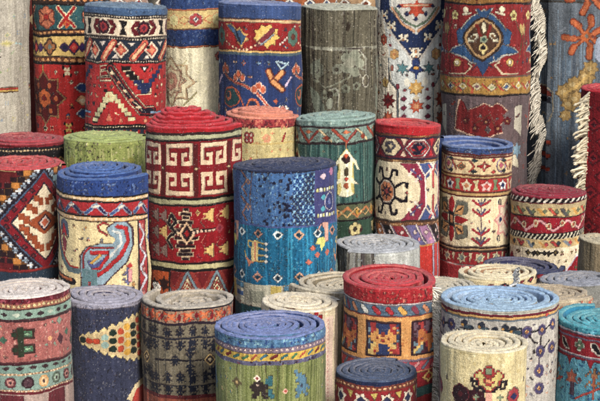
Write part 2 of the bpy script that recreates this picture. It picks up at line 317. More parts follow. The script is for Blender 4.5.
def d(r):
    r.band(-60,-4,(96,64,36)); r.band(-4,3,(150,104,50)); r.speck(120,[(190,140,70),(110,60,40)],-4,3,.8); r.band(3,5,K_)
    r.band(5,76,(142,38,40)); r.speck(300,[(186,64,60),(120,24,30)],5,76,1,5)
    def f(u,k):
        for a,c in ((28,(176,176,160)),(26.5,(46,78,128)),(21.5,(60,44,36)),(19.5,(186,146,94)),(16.5,(84,56,40))):
            r.poly([(u+math.sin(t*PI/12)*a*(1.0+.09*math.cos(t*PI/3))*.92, 39-math.cos(t*PI/12)*a*(1.08 if t in(0,12) else .95)) for t in range(24)],c)
        r.poly([(u-3,18),(u-10,8),(u-6,10),(u,15),(u+6,10),(u+10,8),(u+3,18)],(180,180,170)); r.poly([(u-3,18),(u-8,8.5),(u-5,8.5),(u-2,12),(u+2,12),(u+5,8.5),(u+8,8.5),(u+3,18)],(46,78,128))
        r.poly([(u-6,66),(u,76),(u+6,66),(u+12,70),(u+4,62),(u-4,62),(u-12,70)],(46,70,120)); 
        for s in (-1,1):
            r.poly([(u+20*s,44),(u+34*s,48),(u+40*s,53),(u+30*s,55),(u+20*s,58),(u+12*s,64),(u+10*s,58)],(180,176,164)); r.poly([(u+20*s,45),(u+33*s,49),(u+38*s,52.5),(u+30*s,53.5),(u+19*s,56),(u+12*s,62),(u+11*s,57)],(46,82,134))
            r.poly([(u+24*s,28),(u+29*s,32),(u+27*s,44),(u+22*s,46)],(46,82,134))
            r.sprite(["aaa..","abba.",".abba","..aaa"],u+10.5*s,38,2,2.1,{'a':(196,190,160),'b':(110,80,50)},fx=s<0)
            r.line([(u+s*2,40),(u+7*s,26)],3,(130,40,34)); r.line([(u+22*s,15),(u+13*s,13)],2.2,(210,200,170)); r.ell(u+19*s,10,3.5,3,(226,216,180))
            r.ell(u+28*s,63,4,4,(206,170,90)); r.ell(u+28*s,63,2.2,2.2,(236,226,190)); r.line([(u+38*s,74.5),(u+20*s,74.5),(u+12*s,66),(u+16*s,63)],1.8,(206,186,150))
            r.flower(u+33*s,16,5,5,(206,190,120),(150,110,60)); r.ell(u+43*s,30,2.5,6,(180,150,90)); r.line([(u+36*s,22),(u+44*s,40),(u+40*s,58)],1.1,(90,80,50))
        r.ell(u,28,2.2,5.5,(214,206,170)); r.ell(u,40,3.6,3.6,(150,160,130)); r.ell(u,40,1.8,1.8,(60,90,80)); r.ell(u,48,4.6,4,(214,190,120)); r.ell(u,48,2.4,2.2,(30,24,30)); r.ell(u,53,2,2.2,(226,210,140))
    r.rep(96,f,r.U(480))
    r.band(76,78,(110,84,70)); r.band(78,95,(172,128,58)); r.speck(160,[(196,90,60),(200,160,80),(130,90,50)],79,94,1.3,6); r.band(95,96.5,K_)
    def g(u,k):
        r.dia(u,87,5,4.5,(206,190,150),[(150,160,110),(70,96,150),(196,170,80),(120,80,90)][k%4]); r.line([(u+5,84),(u+12,90)],1.6,(176,60,50))
    r.rep(15.5,g,r.U(489))
    r.band(96.5,250,(104,86,88)); 
    def h(u,k):
        P=[(-36,130),(-34,112),(-30,101),(-26,103),(-22,112),(-12,108),(-4,104),(4,106),(8,103),(14,106),(20,112),(15,116),(18,120),(10,126),(14,132),(-4,138),(-20,135)]
        r.poly([(u+x*1.06,118+(y-118)*1.08) for x,y in P],(222,180,150)); r.poly([(u+x,y) for x,y in P],(128,32,34)); [r.flower(u-24+q*11,122+(q%2)*7,4.4,5,(96,24,30),(176,120,80)) for q in range(5)]; r.line([(u-12,124),(u+2,114),(u+6,126)],1.6,(110,50,40))
        r.poly([(u+30,108),(u+40,106),(u+40,138),(u+28,130)],(196,188,168)); r.poly([(u+30,146),(u+18,152),(u+8,160),(u+38,170)],(206,196,170))
        r.star(u+34,152,9,6,.5,(120,150,170)); r.star(u-10,160,14,8,.6,(156,40,40))
    r.rep(104,h,r.U(486))
    r.fill(5,76,8.5,[(206,180,120),(60,80,120),(110,24,30),(222,200,170)],2.8,4); r.fill(98,190,13,[(160,60,50),(150,140,130),(90,76,80)],3,5)
carpet(draw=d, cx=487, w=43.5, yf=-60, Y=7.85, vb=190, base=(96,64,36), cap=(120,40,40), ridge=.9, streak=.25,
  label='dark red rolled carpet with a blue edged brown medallion over an ochre band')
def d(r):
    r.band(-60,3,(70,76,80)); r.band(1.5,2.8,(60,50,40)); rr=random.Random(2)
    for k in range(150):
        u=rr.uniform(-r.W/2,r.W/2); r.rect(u,rr.uniform(0,80),u+rr.uniform(.5,3),rr.uniform(90,200),rr.choice([(88,104,130),(104,122,150),(76,86,108),(112,128,154)]))
    def f(u,k):
        for (x,y,n,a) in ((0,-6,6,20),(-2,37,7,21)):
            for q in range(n):
                t=q*2*PI/n+.25
                if y<0 and math.cos(t)>.1: continue
                X0,Y0=u+x+5*math.sin(t),y-4*math.cos(t); X1,Y1=u+x+a*math.sin(t),y-a*.95*math.cos(t)
                MX,MY=(X0+X1)/2+3*math.cos(q*2.3),(Y0+Y1)/2+2.4*math.sin(q*1.7); r.line([(X0,Y0),(MX,MY)],4,(150,66,40)); r.line([(MX,MY),(X1,Y1)],7,(150,66,40)); r.line([(X0,Y0),(MX,MY)],2,(190,104,60)); r.line([(MX,MY),(X1,Y1)],4.4,(188,98,56))
            r.ell(u+x,y,5,5,(196,100,50)); r.ell(u+x,y,2,2,(120,110,100))
        for (x,y,w_) in ((-20,92,9),(-12,84,8),(0,76,9),(4,68,8),(-16,104,8),(-20,116,6),(-10,98,8)): r.star(u+x,y,w_*1.15,7,.74,(120,96,60)); r.star(u+x,y,w_,7,.72,(166,134,78)); r.ell(u+x-2,y,w_*.35,w_*.3,(190,164,110))
        r.line([(u-21,94),(u-8,84),(u+4,72)],3,(196,160,90)); r.ell(u+14,50,6,12,(150,160,180))
        L=u-38
        r.poly([(L-14,86),(L-2,89),(L+5,94),(L+5,97),(L-6,96),(L-16,94)],(120,44,34)); r.line([(L-14,85),(L-1,88),(L+6,93),(L+6,112),(L+2,122),(L-8,125),(L-12,119),(L-8,113),(L-3,116)],1.4,(150,140,120)); r.poly([(L-14,97),(L+4,98),(L+4,104),(L-14,102)],(24,24,40))
        for y in (141,154,168): r.rect(L-14,y,L+4,y+3.6,(164,60,40)); r.rect(L-12,y+4,L+2,y+5.4,(70,50,60))
        r.line([(L+26,166),(L+32,160),(L+38,164),(L+36,176)],1.5,(140,150,150)); r.ell(L+34,186,5,4,(150,160,150))
    r.rep(104,f,r.U(582))
    r.fill(5,195,15,[(120,128,140),(150,120,80),(80,88,104)],3.4,7)
carpet(draw=d, cx=572, w=43.5, yf=-60, Y=8.15, vb=195, base=(96,104,122), cap=(90,100,120), ridge=1.2, streak=.35, seam=-37, dir=1,
  fringe=dict(kind='wavy', n=330, col=(240,232,216), z0=-60, z1=200, L=17),
  label='slate blue rolled carpet with orange flowers and a long white fringe down its left edge')
def d(r):
    def f(u,k):
        for q in range(8): r.line([(u-30+q*9,r.v0),(u-30+q*9+10,140),(u-30+q*9,260)],1,(120,20,30))
        r.line([(u-20,135),(u+20,105)],2,(206,70,70))
    r.rep(70,f,0)
    r.rep(26,lambda u,k:[r.dia(u+(q%2)*13,110+q*17,11,8,(96,10,24),(150,24,36),(80,12,30)) for q in range(9)],0)
carpet(draw=d, cx=624, w=44, yf=92, Y=7.62, vb=245, base=(140,18,30), cap=(196,30,44), seam=-56, dir=1, ridge=.5,
  fringe=dict(kind='tassel', n=110, col=(232,220,192), z0=88, z1=246, L=17),
  label='plain crimson rolled carpet with thick cream tassels down its left edge')
# sliver rolls behind the back row
for i,(cx,w,col,c2,Y,yf,lab) in enumerate(((172,32,(120,116,106),(80,60,50),8.95,-48,'dull grey rolled carpet far behind the blue banded cream roll'),(112,34,(190,150,130),(170,60,50),8.7,-40,'pale rolled carpet with red marks glimpsed above the blue topped roll of the back row'),
      (300,36,(170,96,56),(70,84,130),8.6,-40,'rust brown rolled carpet glimpsed above the royal blue roll'),
      (356,34,(186,150,110),(120,60,40),8.85,-40,'tan rolled carpet glimpsed above the grey brown roll'),
      (240,34,(180,176,196),(120,130,170),8.75,-45,'lilac grey rolled carpet far behind the cream roll with blue bands'),
      (20,40,(120,50,44),(200,170,120),8.75,-40,'brick red rolled carpet far behind the pale grey roll'),
      (446,40,(60,64,90),(196,170,130),8.75,-40,'dark blue rolled carpet far behind the ivory chevron roll'),
      (528,36,(60,40,38),(120,90,60),8.8,-40,'dark brown rolled carpet in the dark gap beside the white fringe'))):
    def d(r,c2=c2):
        r.rep(21,lambda u,k:(r.dia(u,-8,7,7,c2,W_,c2),r.dia(u+10,4,6,6,W_,c2),r.dia(u,20,8,8,c2,TAN)))
    carpet(draw=d, cx=cx, w=w, yf=yf, Y=Y, vb=60, base=col, cap=col, label=lab)
# ================================================================== SECOND ROW
def d(r):
    r.band(r.v0,148,(136,34,44)); r.band(148,158,(34,30,34)); r.beads(151.5,3.6,1.3,.9,(206,176,130)); r.band(156,160,(26,24,28))
    r.band(160,200,(150,40,40)); r.rep(22,lambda u,k:(r.dia(u,164,9,7,K_,(214,170,90),(80,110,80)),r.dia(u+11,164,5,5,(230,210,180),(200,90,60))),4)
carpet(draw=d, cx=24, w=41, yf=144, Y=7.42, vb=165, base=(136,34,44), cap=(168,58,66), lift=(0,1,2,1), seam=165, ridge=.5,
  label='maroon topped rolled carpet with a black beaded band, behind the red topped lattice roll')
def d(r):
    r.speck(1500,[(176,178,100),(120,136,60),(206,200,150),(96,112,50)],r.v0,200,.8,7)
    rr=random.Random(3)
    for k in range(60):
        u=rr.uniform(-r.W/2,r.W/2); r.rect(u,150,u+rr.uniform(.5,1.4),200,rr.choice([(120,132,66),(176,176,110)]))
    r.rep(60,lambda u,k: r.ell(u,166,5,7,(150,150,70)),30)
carpet(draw=d, cx=106, w=41.5, yf=142, Y=7.32, vb=195, base=(148,158,84), cap=(158,172,98), lift=(0,0,2,3,2), seam=120, dir=1, ridge=1.2, pitch=(5,5.5,6,6),
  label='olive green rolled carpet, plain and mottled, with a pale green coiled top')
def d(r):
    r.band(r.v0,134,(186,26,36)); r.band(134,136,(60,40,40)); r.band(136,141,(178,178,140)); r.band(141,143,K_)
    r.band(143,198,(140,26,34)); 
    def key(u,k):
        r.rect(u+14.2,145,u+18.8,197,(98,30,32)); r.sprite(KEY,u,155.5,1.72,2.15,{'#':(226,196,160)}); r.sprite(KEY,u,184.5,1.72,2.15,{'#':(226,196,160)},fy=True); r.dia(u+16.5,170,1.8,1.8,(200,180,130))
    r.rep(33.5,key,r.U(182))
    r.band(198,200,K_); r.band(200,204.5,(184,180,136)); r.band(204.5,206.5,K_)
    r.band(206.5,262,(158,22,32))
    def f(u,k):
        # stepped dark cross
        for q,(a,y) in enumerate(((2,209),(5,213),(3,217),(7,221),(5,225),(9,229),(7,233),(11,237),(11,229),(7,241),(9,245),(5,249),(7,253),(3,257))):
            r.rect(u-a-1.2,y-1,u+a+1.2,y+2.8,(222,190,150))
            r.rect(u-a,y-.2,u+a,y+2.2,(44,26,32))
        r.dia(u+1,233,8,12,(222,180,140),(44,26,32),(180,30,36))
        x=u-14
        for th,c in ((4.2,CR),(2.6,(34,26,34))): r.line([(x,215),(x-4,224),(x+4,232),(x-5,240),(x,248)],th,c); r.line([(x,215),(x+5,222),(x-1,229)],th,c)
        r.line([(u+6,232),(u+29,230)],3.4,(34,26,34))
        for q in range(7): r.ell(u+7+q*4,232-q*.2,1.6,1.5,(230,190,160))
        r.dia(u+33,230,5,5,(170,60,70),(140,40,60))
        for (X,Yy) in ((23,216),(38,216),(23,251),(38,251),(-24,217),(-24,233),(-24,252),(-35,217),(-35,251),(-35,234)):
            c=(226,186,110) if X>0 or Yy==233 else (150,120,110)
            r.sprite([".....##","...####","#######","..#####","#######","...####",".....##"] ,u+X,Yy,1.35,1.9,{'#':c})
        for s in (-1,1): r.line([(u+18,232+s*4),(u+15,232+s*10),(u+20,232+s*18)],.8,(214,120,100)); r.line([(u+34,232+s*8),(u+30,232+s*14),(u+36,232+s*20)],.8,(214,120,100))
    r.rep(84,f,r.U(188))
    r.band(262,264,K_); r.band(264,269,(190,180,130)); r.band(269,271.5,K_); r.band(271.5,330,(150,50,44))
    def g(u,k):
        r.line([(u-14,300),(u,272),(u+14,300)],2.5,(120,140,160)); r.poly([(u-11,302),(u,277),(u+11,302)],(222,206,160)); r.dia(u,289,5,8,(170,50,44),(226,206,160),(190,60,40)); r.poly([(u+6,272),(u+22,272),(u+14,288)],(120,30,34))
    r.rep(28,g,r.U(190))
    u=r.U(168); r.rect(u-26,271,u+5,320,(30,26,28)); r.rect(u-24,273.5,u+3,320,(206,88,40)); r.star(u-3,286,8,6,.5,(60,30,30)); r.star(u-16,286,6,5,.5,(50,30,30)); r.star(u-9,300,6,5,.5,(80,30,30))
    r.fill(207,262,10,[(226,186,110),(60,30,36),(110,24,40)],2.6,9)
carpet(draw=d, cx=191, w=44.2, yf=128, Y=7.02, vb=292, base=(186,26,36), cap=(200,48,58), lift=(0,2,5,8,11,15), seam=78, dir=-1, pitch=(7,5.5,6,6,6), inner=(120,16,26), ridge=.5, shift=(-10,0), tilt=.02, tipgap=4,
  label='tall crimson rolled carpet with cream key meander band and coned coils at its top')
def d(r):
    r.band(r.v0,121,(226,140,110)); r.band(121,129,(172,60,62)); r.speck(200,[(130,36,50),(206,110,90)],121,129,1.2,2); r.speck(700,[(216,196,132),(190,170,104),(230,214,160)],129,190,.8,4); r.band(144,145,(206,180,110))
    def f(u,k):
        for x in (-4,4):
            for y in (-3,3): r.ell(u+x*.6,139+y*.9,2.7,2.9,(170,50,50))
        for x in (-2.4,2.4):
            for y in (-2.7,2.7): r.ell(u+x,139+y,1.3,1.4,(230,200,180))
        r.line([(u+33,143),(u+37,135)],2,(170,50,50)); r.flower(u+18,139,4,5,(220,150,110),(206,170,120)); r.rect(u+8,150,u+9,158,(180,150,90))
    r.rep(58,f,r.U(250))
    r.fill(130,165,8,[(206,150,100),(190,170,110),(214,120,90)],2.2,18)
carpet(draw=d, cx=261, w=36.5, yf=119, Y=7.5, vb=165, base=(206,188,128), cap=(224,130,104), lift=(0,3,5,7,7), seam=178, pitch=(6,7,7), ridge=.4,
  label='straw coloured rolled carpet with a salmon pink top, behind the tall crimson roll')
def d(r):
    r.speck(260,[(170,190,176),(90,120,116)],r.v0,128,.9); r.band(127.5,129.5,(56,40,44)); r.band(129.5,143,(124,148,136)); r.band(143,145,(50,38,42))
    r.speck(260,[(160,176,160),(100,110,100)],130,143,.9,3)
    def f(u,k):
        r.line([(u-13,130.5),(u,142)],3.4,(168,70,50)); r.line([(u,142),(u+13,131)],2.6,(150,60,50)); r.line([(u+13,131),(u+25,142)],2.4,(226,200,150)); r.dia(u+20,139,4,3,(150,60,40)); r.dia(u,133,5,2,(200,110,70))
    r.rep(38,f,r.U(345))
    r.band(145,204,(64,104,98)); rr=random.Random(3)
    for k in range(110):
        u=rr.uniform(-r.W/2,r.W/2); r.rect(u,145,u+rr.uniform(.5,1.8),204,rr.choice([(48,84,82),(84,124,112),(112,140,126),(40,70,70)]))
    def g(u,k):
        c=(226,222,186)
        r.rect(u-.7,143,u+.7,150,(150,90,60)); r.poly([(u-13,166),(u,148),(u+13,166),(u+8,163),(u+9,195),(u-9,195),(u-8,163)],(206,190,110))
        r.poly([(u-12,164),(u,149.5),(u+12,164),(u+16,172),(u+12,170),(u+7,162),(u+6,178),(u+15,186),(u+5,183),(u+5,190),(u+8,196),(u,198),(u-8,196),(u-5,190),(u-5,183),(u-15,186),(u-6,178),(u-7,162),(u-12,170),(u-16,172)],c)
        r.poly([(u-4,158),(u,153),(u+4,158),(u+4,161),(u,165),(u-4,161)],(50,30,34)); r.dia(u,156,2.5,3,(180,70,40)); r.ell(u,172,2.2,4.6,(70,60,40)); r.ell(u,179,1.6,2,(190,60,40)); r.ell(u,186,2.4,3.4,(164,80,50)); 
    r.rep(66,g,r.U(344.5))
    r.band(204,206,K_); r.band(206,220,(92,100,72)); r.zig(213,4.5,22,2.2,(190,120,70),r.U(345)); r.zig(213,-4.5,22,1.6,(206,170,110),r.U(345)); r.rep(22,lambda u,k:r.ell(u,213,2,3,(210,160,60))); r.band(220,222,K_); r.band(222,260,(50,80,64))
    r.rep(30,lambda u,k:(r.flower(u,231,8,4,(70,36,40),(60,60,40)),r.flower(u,230,7,5,(206,190,130),(60,50,40))),r.U(353))
    r.fill(146,203,11,[(110,150,130),(40,70,70),(160,170,130)],2.2,21)
carpet(draw=d, cx=334.5, w=38.5, yf=121, Y=7.45, vb=242, base=(126,154,146), cap=(140,168,158), lift=(0,1,2.5,3,3), seam=150, pitch=(5.5,5,6), ridge=1.3, streak=.4,
  label='teal green rolled carpet with a cream tree motif and pale sage coiled top')
def d(r):
    r.band(r.v0,136,(190,32,40)); r.band(136,138,(120,60,40)); r.beads(136.6,2,.7,.7,(206,160,90)); r.band(138,140,(44,36,60))
    r.band(140,159,(120,34,48))
    def f(u,k):
        h=lambda a,b,c: r.poly([(u-a,149),(u-a*.45,149-b),(u+a*.45,149-b),(u+a,149),(u+a*.45,149+b),(u-a*.45,149+b)],c)
        if k%2==0: h(15,9.5,(60,50,90)); h(14,9,(226,204,190)); h(12.4,7.6,(184,40,50)); h(10,6.2,(206,196,190)); h(9,5.4,(184,40,50)); c=(34,28,56)
        else: h(14,9,(60,40,60)); h(12.5,8,(222,200,156)); c=(80,76,86)
        r.line([(u-5,153),(u+1,153),(u-5,146),(u+2,144)],2.6,c); r.line([(u-2,154),(u+6,148),(u+1,144)],2.2,c); r.line([(u-6,148),(u-1,144)],2.2,c)
        r.poly([(u+12,140.5),(u+19,140.5),(u+15.5,147.5)],(224,190,160) if k%2 else (196,40,50)); r.poly([(u+12,157.5),(u+19,157.5),(u+15.5,150.5)],(224,190,160) if k%2 else (196,40,50))
    r.rep(31.5,f,r.U(417))
    r.band(159,160.5,(44,36,60)); r.band(160.5,163.5,(120,70,40)); r.beads(162,2,.7,.8,(206,160,100)); 
    r.band(163.5,221,(228,210,172))
    def g(u,k):
        o=[(math.cos(t*PI/4+.39),math.sin(t*PI/4+.39)) for t in range(8)]
        for s in range(8):
            t=s*PI/4+PI/8; x,y=math.cos(t),math.sin(t)
            if abs(x)<.5 or True:
                a=(u+11*x,193+12.5*y); b=(u+19*x,193+23*y); r.line([a,b],2.8,(30,24,36))
                r.line([b,(b[0]+(5 if x>0 else -5),b[1]+(0)),(b[0]+(5 if x>0 else -5),b[1]+(4 if y<0 else -4))],2.6,(30,24,36))
        r.poly([(u+12.5*x,193+14*y) for x,y in o],(30,24,36)); r.poly([(u+10*x,193+11.5*y) for x,y in o],(226,206,180)); r.poly([(u+8.8*x,193+10.2*y) for x,y in o],(206,124,80))
        r.star(u,193,8.5,8,.4,(50,36,50)); r.star(u,193,5,4,.4,(160,60,60),.4)
        # big hooked hexagon edge
        for s in (-1,1):
            for q in (-1,1):
                r.poly([(u+q*16,193+s*29),(u+q*52,193+s*29),(u+q*52,193+s*20),(u+q*41,193+s*9),(u+q*40,193+s*9)],(70,84,146))
                r.poly([(u+q*15,193+s*29),(u+q*34,193+s*29),(u+q*42,193+s*14),(u+q*42,193),(u+q*36,193),(u+q*36,193+s*9)],(150,44,70))
                r.line([(u+q*33,193+s*30),(u+q*43,193+s*14),(u+q*43,193)],1.8,(232,214,200)); 
                for (x,y) in ((27,19),(34,12)):
                    r.line([(u+q*(x-3),193+s*(y-2)),(u+q*(x+2),193+s*(y+4))],2.4,(230,214,196)); r.line([(u+q*(x-1),193+s*(y+4)),(u+q*(x+4),193+s*y)],1.8,(96,80,140))
                r.line([(u+q*43,193+s*16),(u+q*50,193+s*22)],2,(232,214,200)); r.line([(u+q*47,193+s*26),(u+q*54,193+s*18),(u+q*54,193+s*4)],2,(206,80,80)); r.line([(u+q*50,193+s*28),(u+q*58,193+s*18)],2,(232,214,200))
    r.rep(108,g,r.U(385))
    r.band(221,223,(70,50,40)); r.band(223,226,(130,80,50)); r.beads(224.5,2,.7,.8,(200,150,100)); r.band(226,245,(110,90,130))
    def h(u,k):
        cs=[(40,28,30),(190,110,60),(34,28,30),(150,44,56),(110,100,160),(170,120,160)]
        c=cs[k%6]; r.poly([(u-8,226),(u+2,226),(u+14,245),(u+4,245)],c); r.line([(u+3,226),(u+15,245)],1.8,(222,206,200)); r.dia(u+2,233,2.4,2.4,(226,200,190)); r.dia(u+7,240,2.2,2.2,(214,140,150))
    r.rep(13.4,h,r.U(372))
    r.band(245,247,(190,130,70)); r.band(247,300,(206,50,42)); u=r.U(432); r.rect(u,246,u+12,300,(170,160,180)); r.rect(u+3,246,u+9,300,(206,60,60))
    r.fill(165,220,11,[(150,60,60),(90,80,110)],1.8,19)
carpet(draw=d, cx=406.5, w=34, yf=127, Y=7.42, vb=272, base=(190,32,40), cap=(206,52,58), lift=(0,1,0,-1), seam=-165, pitch=(5.5,6,6), ridge=.3,
  label='red rimmed rolled carpet with a cream field, black hooked octagon and purple hook border')
def d(r):
    r.band(r.v0,154,(54,76,136)); r.speck(160,[(110,130,180),(40,56,110)],146,153,1,2); r.band(153,155,(110,44,40)); r.beads(154.6,2.2,.9,.7,(226,190,150)); r.band(155.5,157,(110,44,40))
    r.band(157,174,(226,198,148)); 
    def f(u,k):
        c=(190,66,56)
        r.line([(u-12,160),(u+7,160),(u+12,166),(u+7,172)],1.6,c); r.line([(u-12,160),(u-6,170)],1.6,c); r.dia(u-1,166.5,4.5,5,(200,110,70),(90,90,70),(190,120,80)); 
        for x in (-13,12): r.dia(u+x,159.5,3.4,2.4,(40,60,70)); r.dia(u+x,171,3.4,2.4,(40,50,60))
        r.dia(u+22,165,8,3,(170,34,44)); r.dia(u+22,165,3,6,(190,60,56),(230,200,170)); r.dia(u+33,159.5,3,2.4,(196,60,60)); r.dia(u+33,171,3,2.4,(196,60,60))
        r.ell(u+44,165,7,7,(170,150,180),1.4); r.dia(u+44,165,3.5,3.5,(190,90,110)); 
    r.rep(62,f,r.U(459))
    r.band(174,175.5,(120,60,40)); r.band(175.5,177.5,(206,170,110)); r.band(177.5,179,(100,40,36)); r.band(179,191,(180,46,46))
    def g(u,k):
        r.star(u,185.5,6.4,5,.62,[(220,204,170),(222,180,170),(226,222,220)][k%3]); r.dia(u,185.5,3,3,[(190,120,80),(206,80,70),(34,44,100)][k%3]); r.poly([(u+7,180),(u+13,180),(u+11,185),(u+13,190),(u+7,190),(u+9,185)],(120,140,100) if k%2 else (206,190,140))
    r.rep(20,g,r.U(464))
    r.band(191,193,(110,50,40)); r.band(193,196,(196,160,100)); r.band(196,197.3,(100,40,36)); r.band(197.3,248,(230,212,170))
    r.speck(300,[(236,222,190),(218,196,150)],198,247,.9,2)
    def h(u,k):
        # star medallion
        for s in (-1,1):
            for q in (-1,1):
                r.poly([(u+q*3,221+s*3),(u+q*6,221+s*20),(u+q*19,221+s*18),(u+q*19,221+s*6)],(110,110,96)); r.poly([(u+q*4,221+s*5),(u+q*8,221+s*15),(u+q*15,221+s*14),(u+q*14,221+s*5)],(226,164,100)); r.line([(u+q*7,221+s*8),(u+q*13,221+s*12)],1.4,(60,40,40))
        r.poly([(u,197.5),(u+4,204),(u+3,214),(u-3,214),(u-4,204)],(176,34,40)); r.poly([(u,244.5),(u+4,238),(u+3,228),(u-3,228),(u-4,238)],(176,34,40)); r.poly([(u-20,221),(u-12,217),(u-5,218),(u-5,224),(u-12,225)],(176,34,40)); r.poly([(u+20,221),(u+12,217),(u+5,218),(u+5,224),(u+12,225)],(176,34,40))
        r.rect(u-3.6,214,u+3.6,228,(40,30,36)); r.rect(u-1.8,217,u+1.8,225,(214,140,90)); r.ell(u-14,236,3,2.5,(120,120,110))
        x=u+33; r.rect(x-.7,199,x+.7,246,(90,60,90))
        for y in (206,216,235,245):
            up = 1 if y<222 else -1
            r.line([(x-9,y-5*1),(x-5,y-2),(x,y+1 ),(x+5,y-2),(x+9,y-5)],2.4,(180,44,56)); r.line([(x-4,y-6),(x,y),(x+4,y-6)],1.6,(90,80,120))
        z=u+58
        for (a,b) in ((0,203),(0,240)): r.ell(z-4,b,2,3.2,(60,60,90),.8)
        r.star(z+7,221,19,8,.7,(222,150,140),0,1.15); r.star(z+7,221,16,8,.7,(226,206,180),0,1.15); r.ell(z-3,221,4,6,(222,170,160),1.4); r.ell(z-3,221,1.8,2.2,(40,50,110)); r.dia(z+8,221,8,11,(216,120,116),(226,200,180),(216,120,116)); r.dia(z+8,205,2.4,2.4,(60,70,130)); r.dia(z+8,238,2.4,2.4,(60,70,130))
    r.rep(104,h,r.U(449))
    r.band(248,249.5,(60,40,36)); r.band(249.5,251.5,(200,160,110)); r.band(251.5,253,(60,40,36)); r.band(253,265,(160,40,44))
    r.rep(18,lambda u,k:(r.star(u,259,6,6,.6,(206,190,150),.2),r.dia(u,259,3,3,(130,140,130)),r.poly([(u+7,254),(u+11,254),(u+9,264)],(206,190,150))),r.U(446))
    r.band(265,268,(200,80,80)); r.band(266,267,(230,220,210)); r.band(268,300,(170,44,50))
    r.fill(198,247,9,[(206,120,110),(130,130,140),(180,60,60)],2.0,10)
carpet(draw=d, cx=475, w=38.5, yf=146, thk=0.7, Y=7.5, vb=272, base=(54,76,136), cap=(92,116,178), lift=(0,-3,-6,-8), seam=-130, pitch=(9,8,6), ridge=.5, tilt=-.02,
  label='ivory rolled carpet with a soft blue collar and red tree and star motifs')
def d(r):
    r.band(r.v0,199,(130,26,44)); r.band(199,204,(34,26,30)); r.rep(7,lambda u,k:r.line([(u-2.4,203.6),(u+1.6,199.5)],2.3,(226,214,196)),0)
    r.band(204,205,(110,30,40)); r.band(205,209,(186,164,120)); r.band(209,217,(206,180,120))
    r.rep(12,lambda u,k:(r.poly([(u-5,209.5),(u-1,209.5),(u+5,216.5),(u+1,216.5)],[(206,80,60),(90,90,90),(214,160,80)][k%3]),r.dia(u+4,212.5,2.4,2.6,(110,120,90))),0)
    r.band(217,218.5,K_); r.band(218.5,233,(160,24,40)); r.zig(225.8,5,27,2.6,(226,160,160),r.U(535)); 
    r.rep(13.5,lambda u,k:(r.ell(u,228-4.4*(k%2) if k%2 else 226,2.8,3.4,(220,190,150)),r.ell(u,226 if k%2==0 else 223.6,1.3,1.6,(190,90,60))),r.U(544))
    r.band(233,234,K_); r.band(234,239.5,(210,200,170)); r.rep(4.6,lambda u,k:r.line([(u-2,239),(u+1.4,234.6)],2,(30,26,30)),0)
    r.band(239.5,248,(206,176,120)); r.rep(13,lambda u,k:(r.poly([(u-5,240.5),(u-1,240.5),(u+5,247),(u+1,247)],[(196,64,60),(120,130,140),(206,150,80)][k%3]),r.dia(u+4,243.5,2.6,2.6,[(60,70,80),(190,70,70)][k%2])),3)
    r.band(248,300,(230,212,176)); r.speck(200,[(238,224,196),(220,200,160)],248,280,.9,4)
    def f(u,k):
        r.rect(u-15,252,u+15,253.4,K_)
        for x,c in ((-14,(120,100,50)),(-8,(44,40,36)),(-4,(90,80,50)),(3,(44,40,36)),(7,(60,50,40)),(14,(130,110,60))): r.dia(u+x,252.6,3,3.3,K_,c)
        r.poly([(u-12,270),(u-6,261),(u+4,259),(u+10,264),(u+18,270)],(40,34,36)); r.poly([(u-8,270),(u-2,263),(u+6,263),(u+10,270)],(190,160,80))
        r.poly([(u+20,275),(u+36,259),(u+62,250),(u+62,290),(u+14,290)],(206,190,200)); r.poly([(u+22,277),(u+37,261),(u+62,252),(u+62,290),(u+16,290)],(160,16,34)); r.poly([(u-38,240+14),(u-32,262),(u-40,275),(u-60,270)],(160,20,36))
    r.rep(100,f,r.U(538))
    r.fill(249,282,8,[(150,60,50),(120,110,70)],2.2,20)
carpet(draw=d, cx=547.5, w=36.5, yf=197, Y=7.4, vb=282, base=(130,26,44), cap=(142,34,52), lift=(0,1,2,2), seam=160, ridge=.3, tilt=.03, pitch=(5,6,7),
  label='wine red topped rolled carpet with barber striped bands, a zigzag and a cream field')
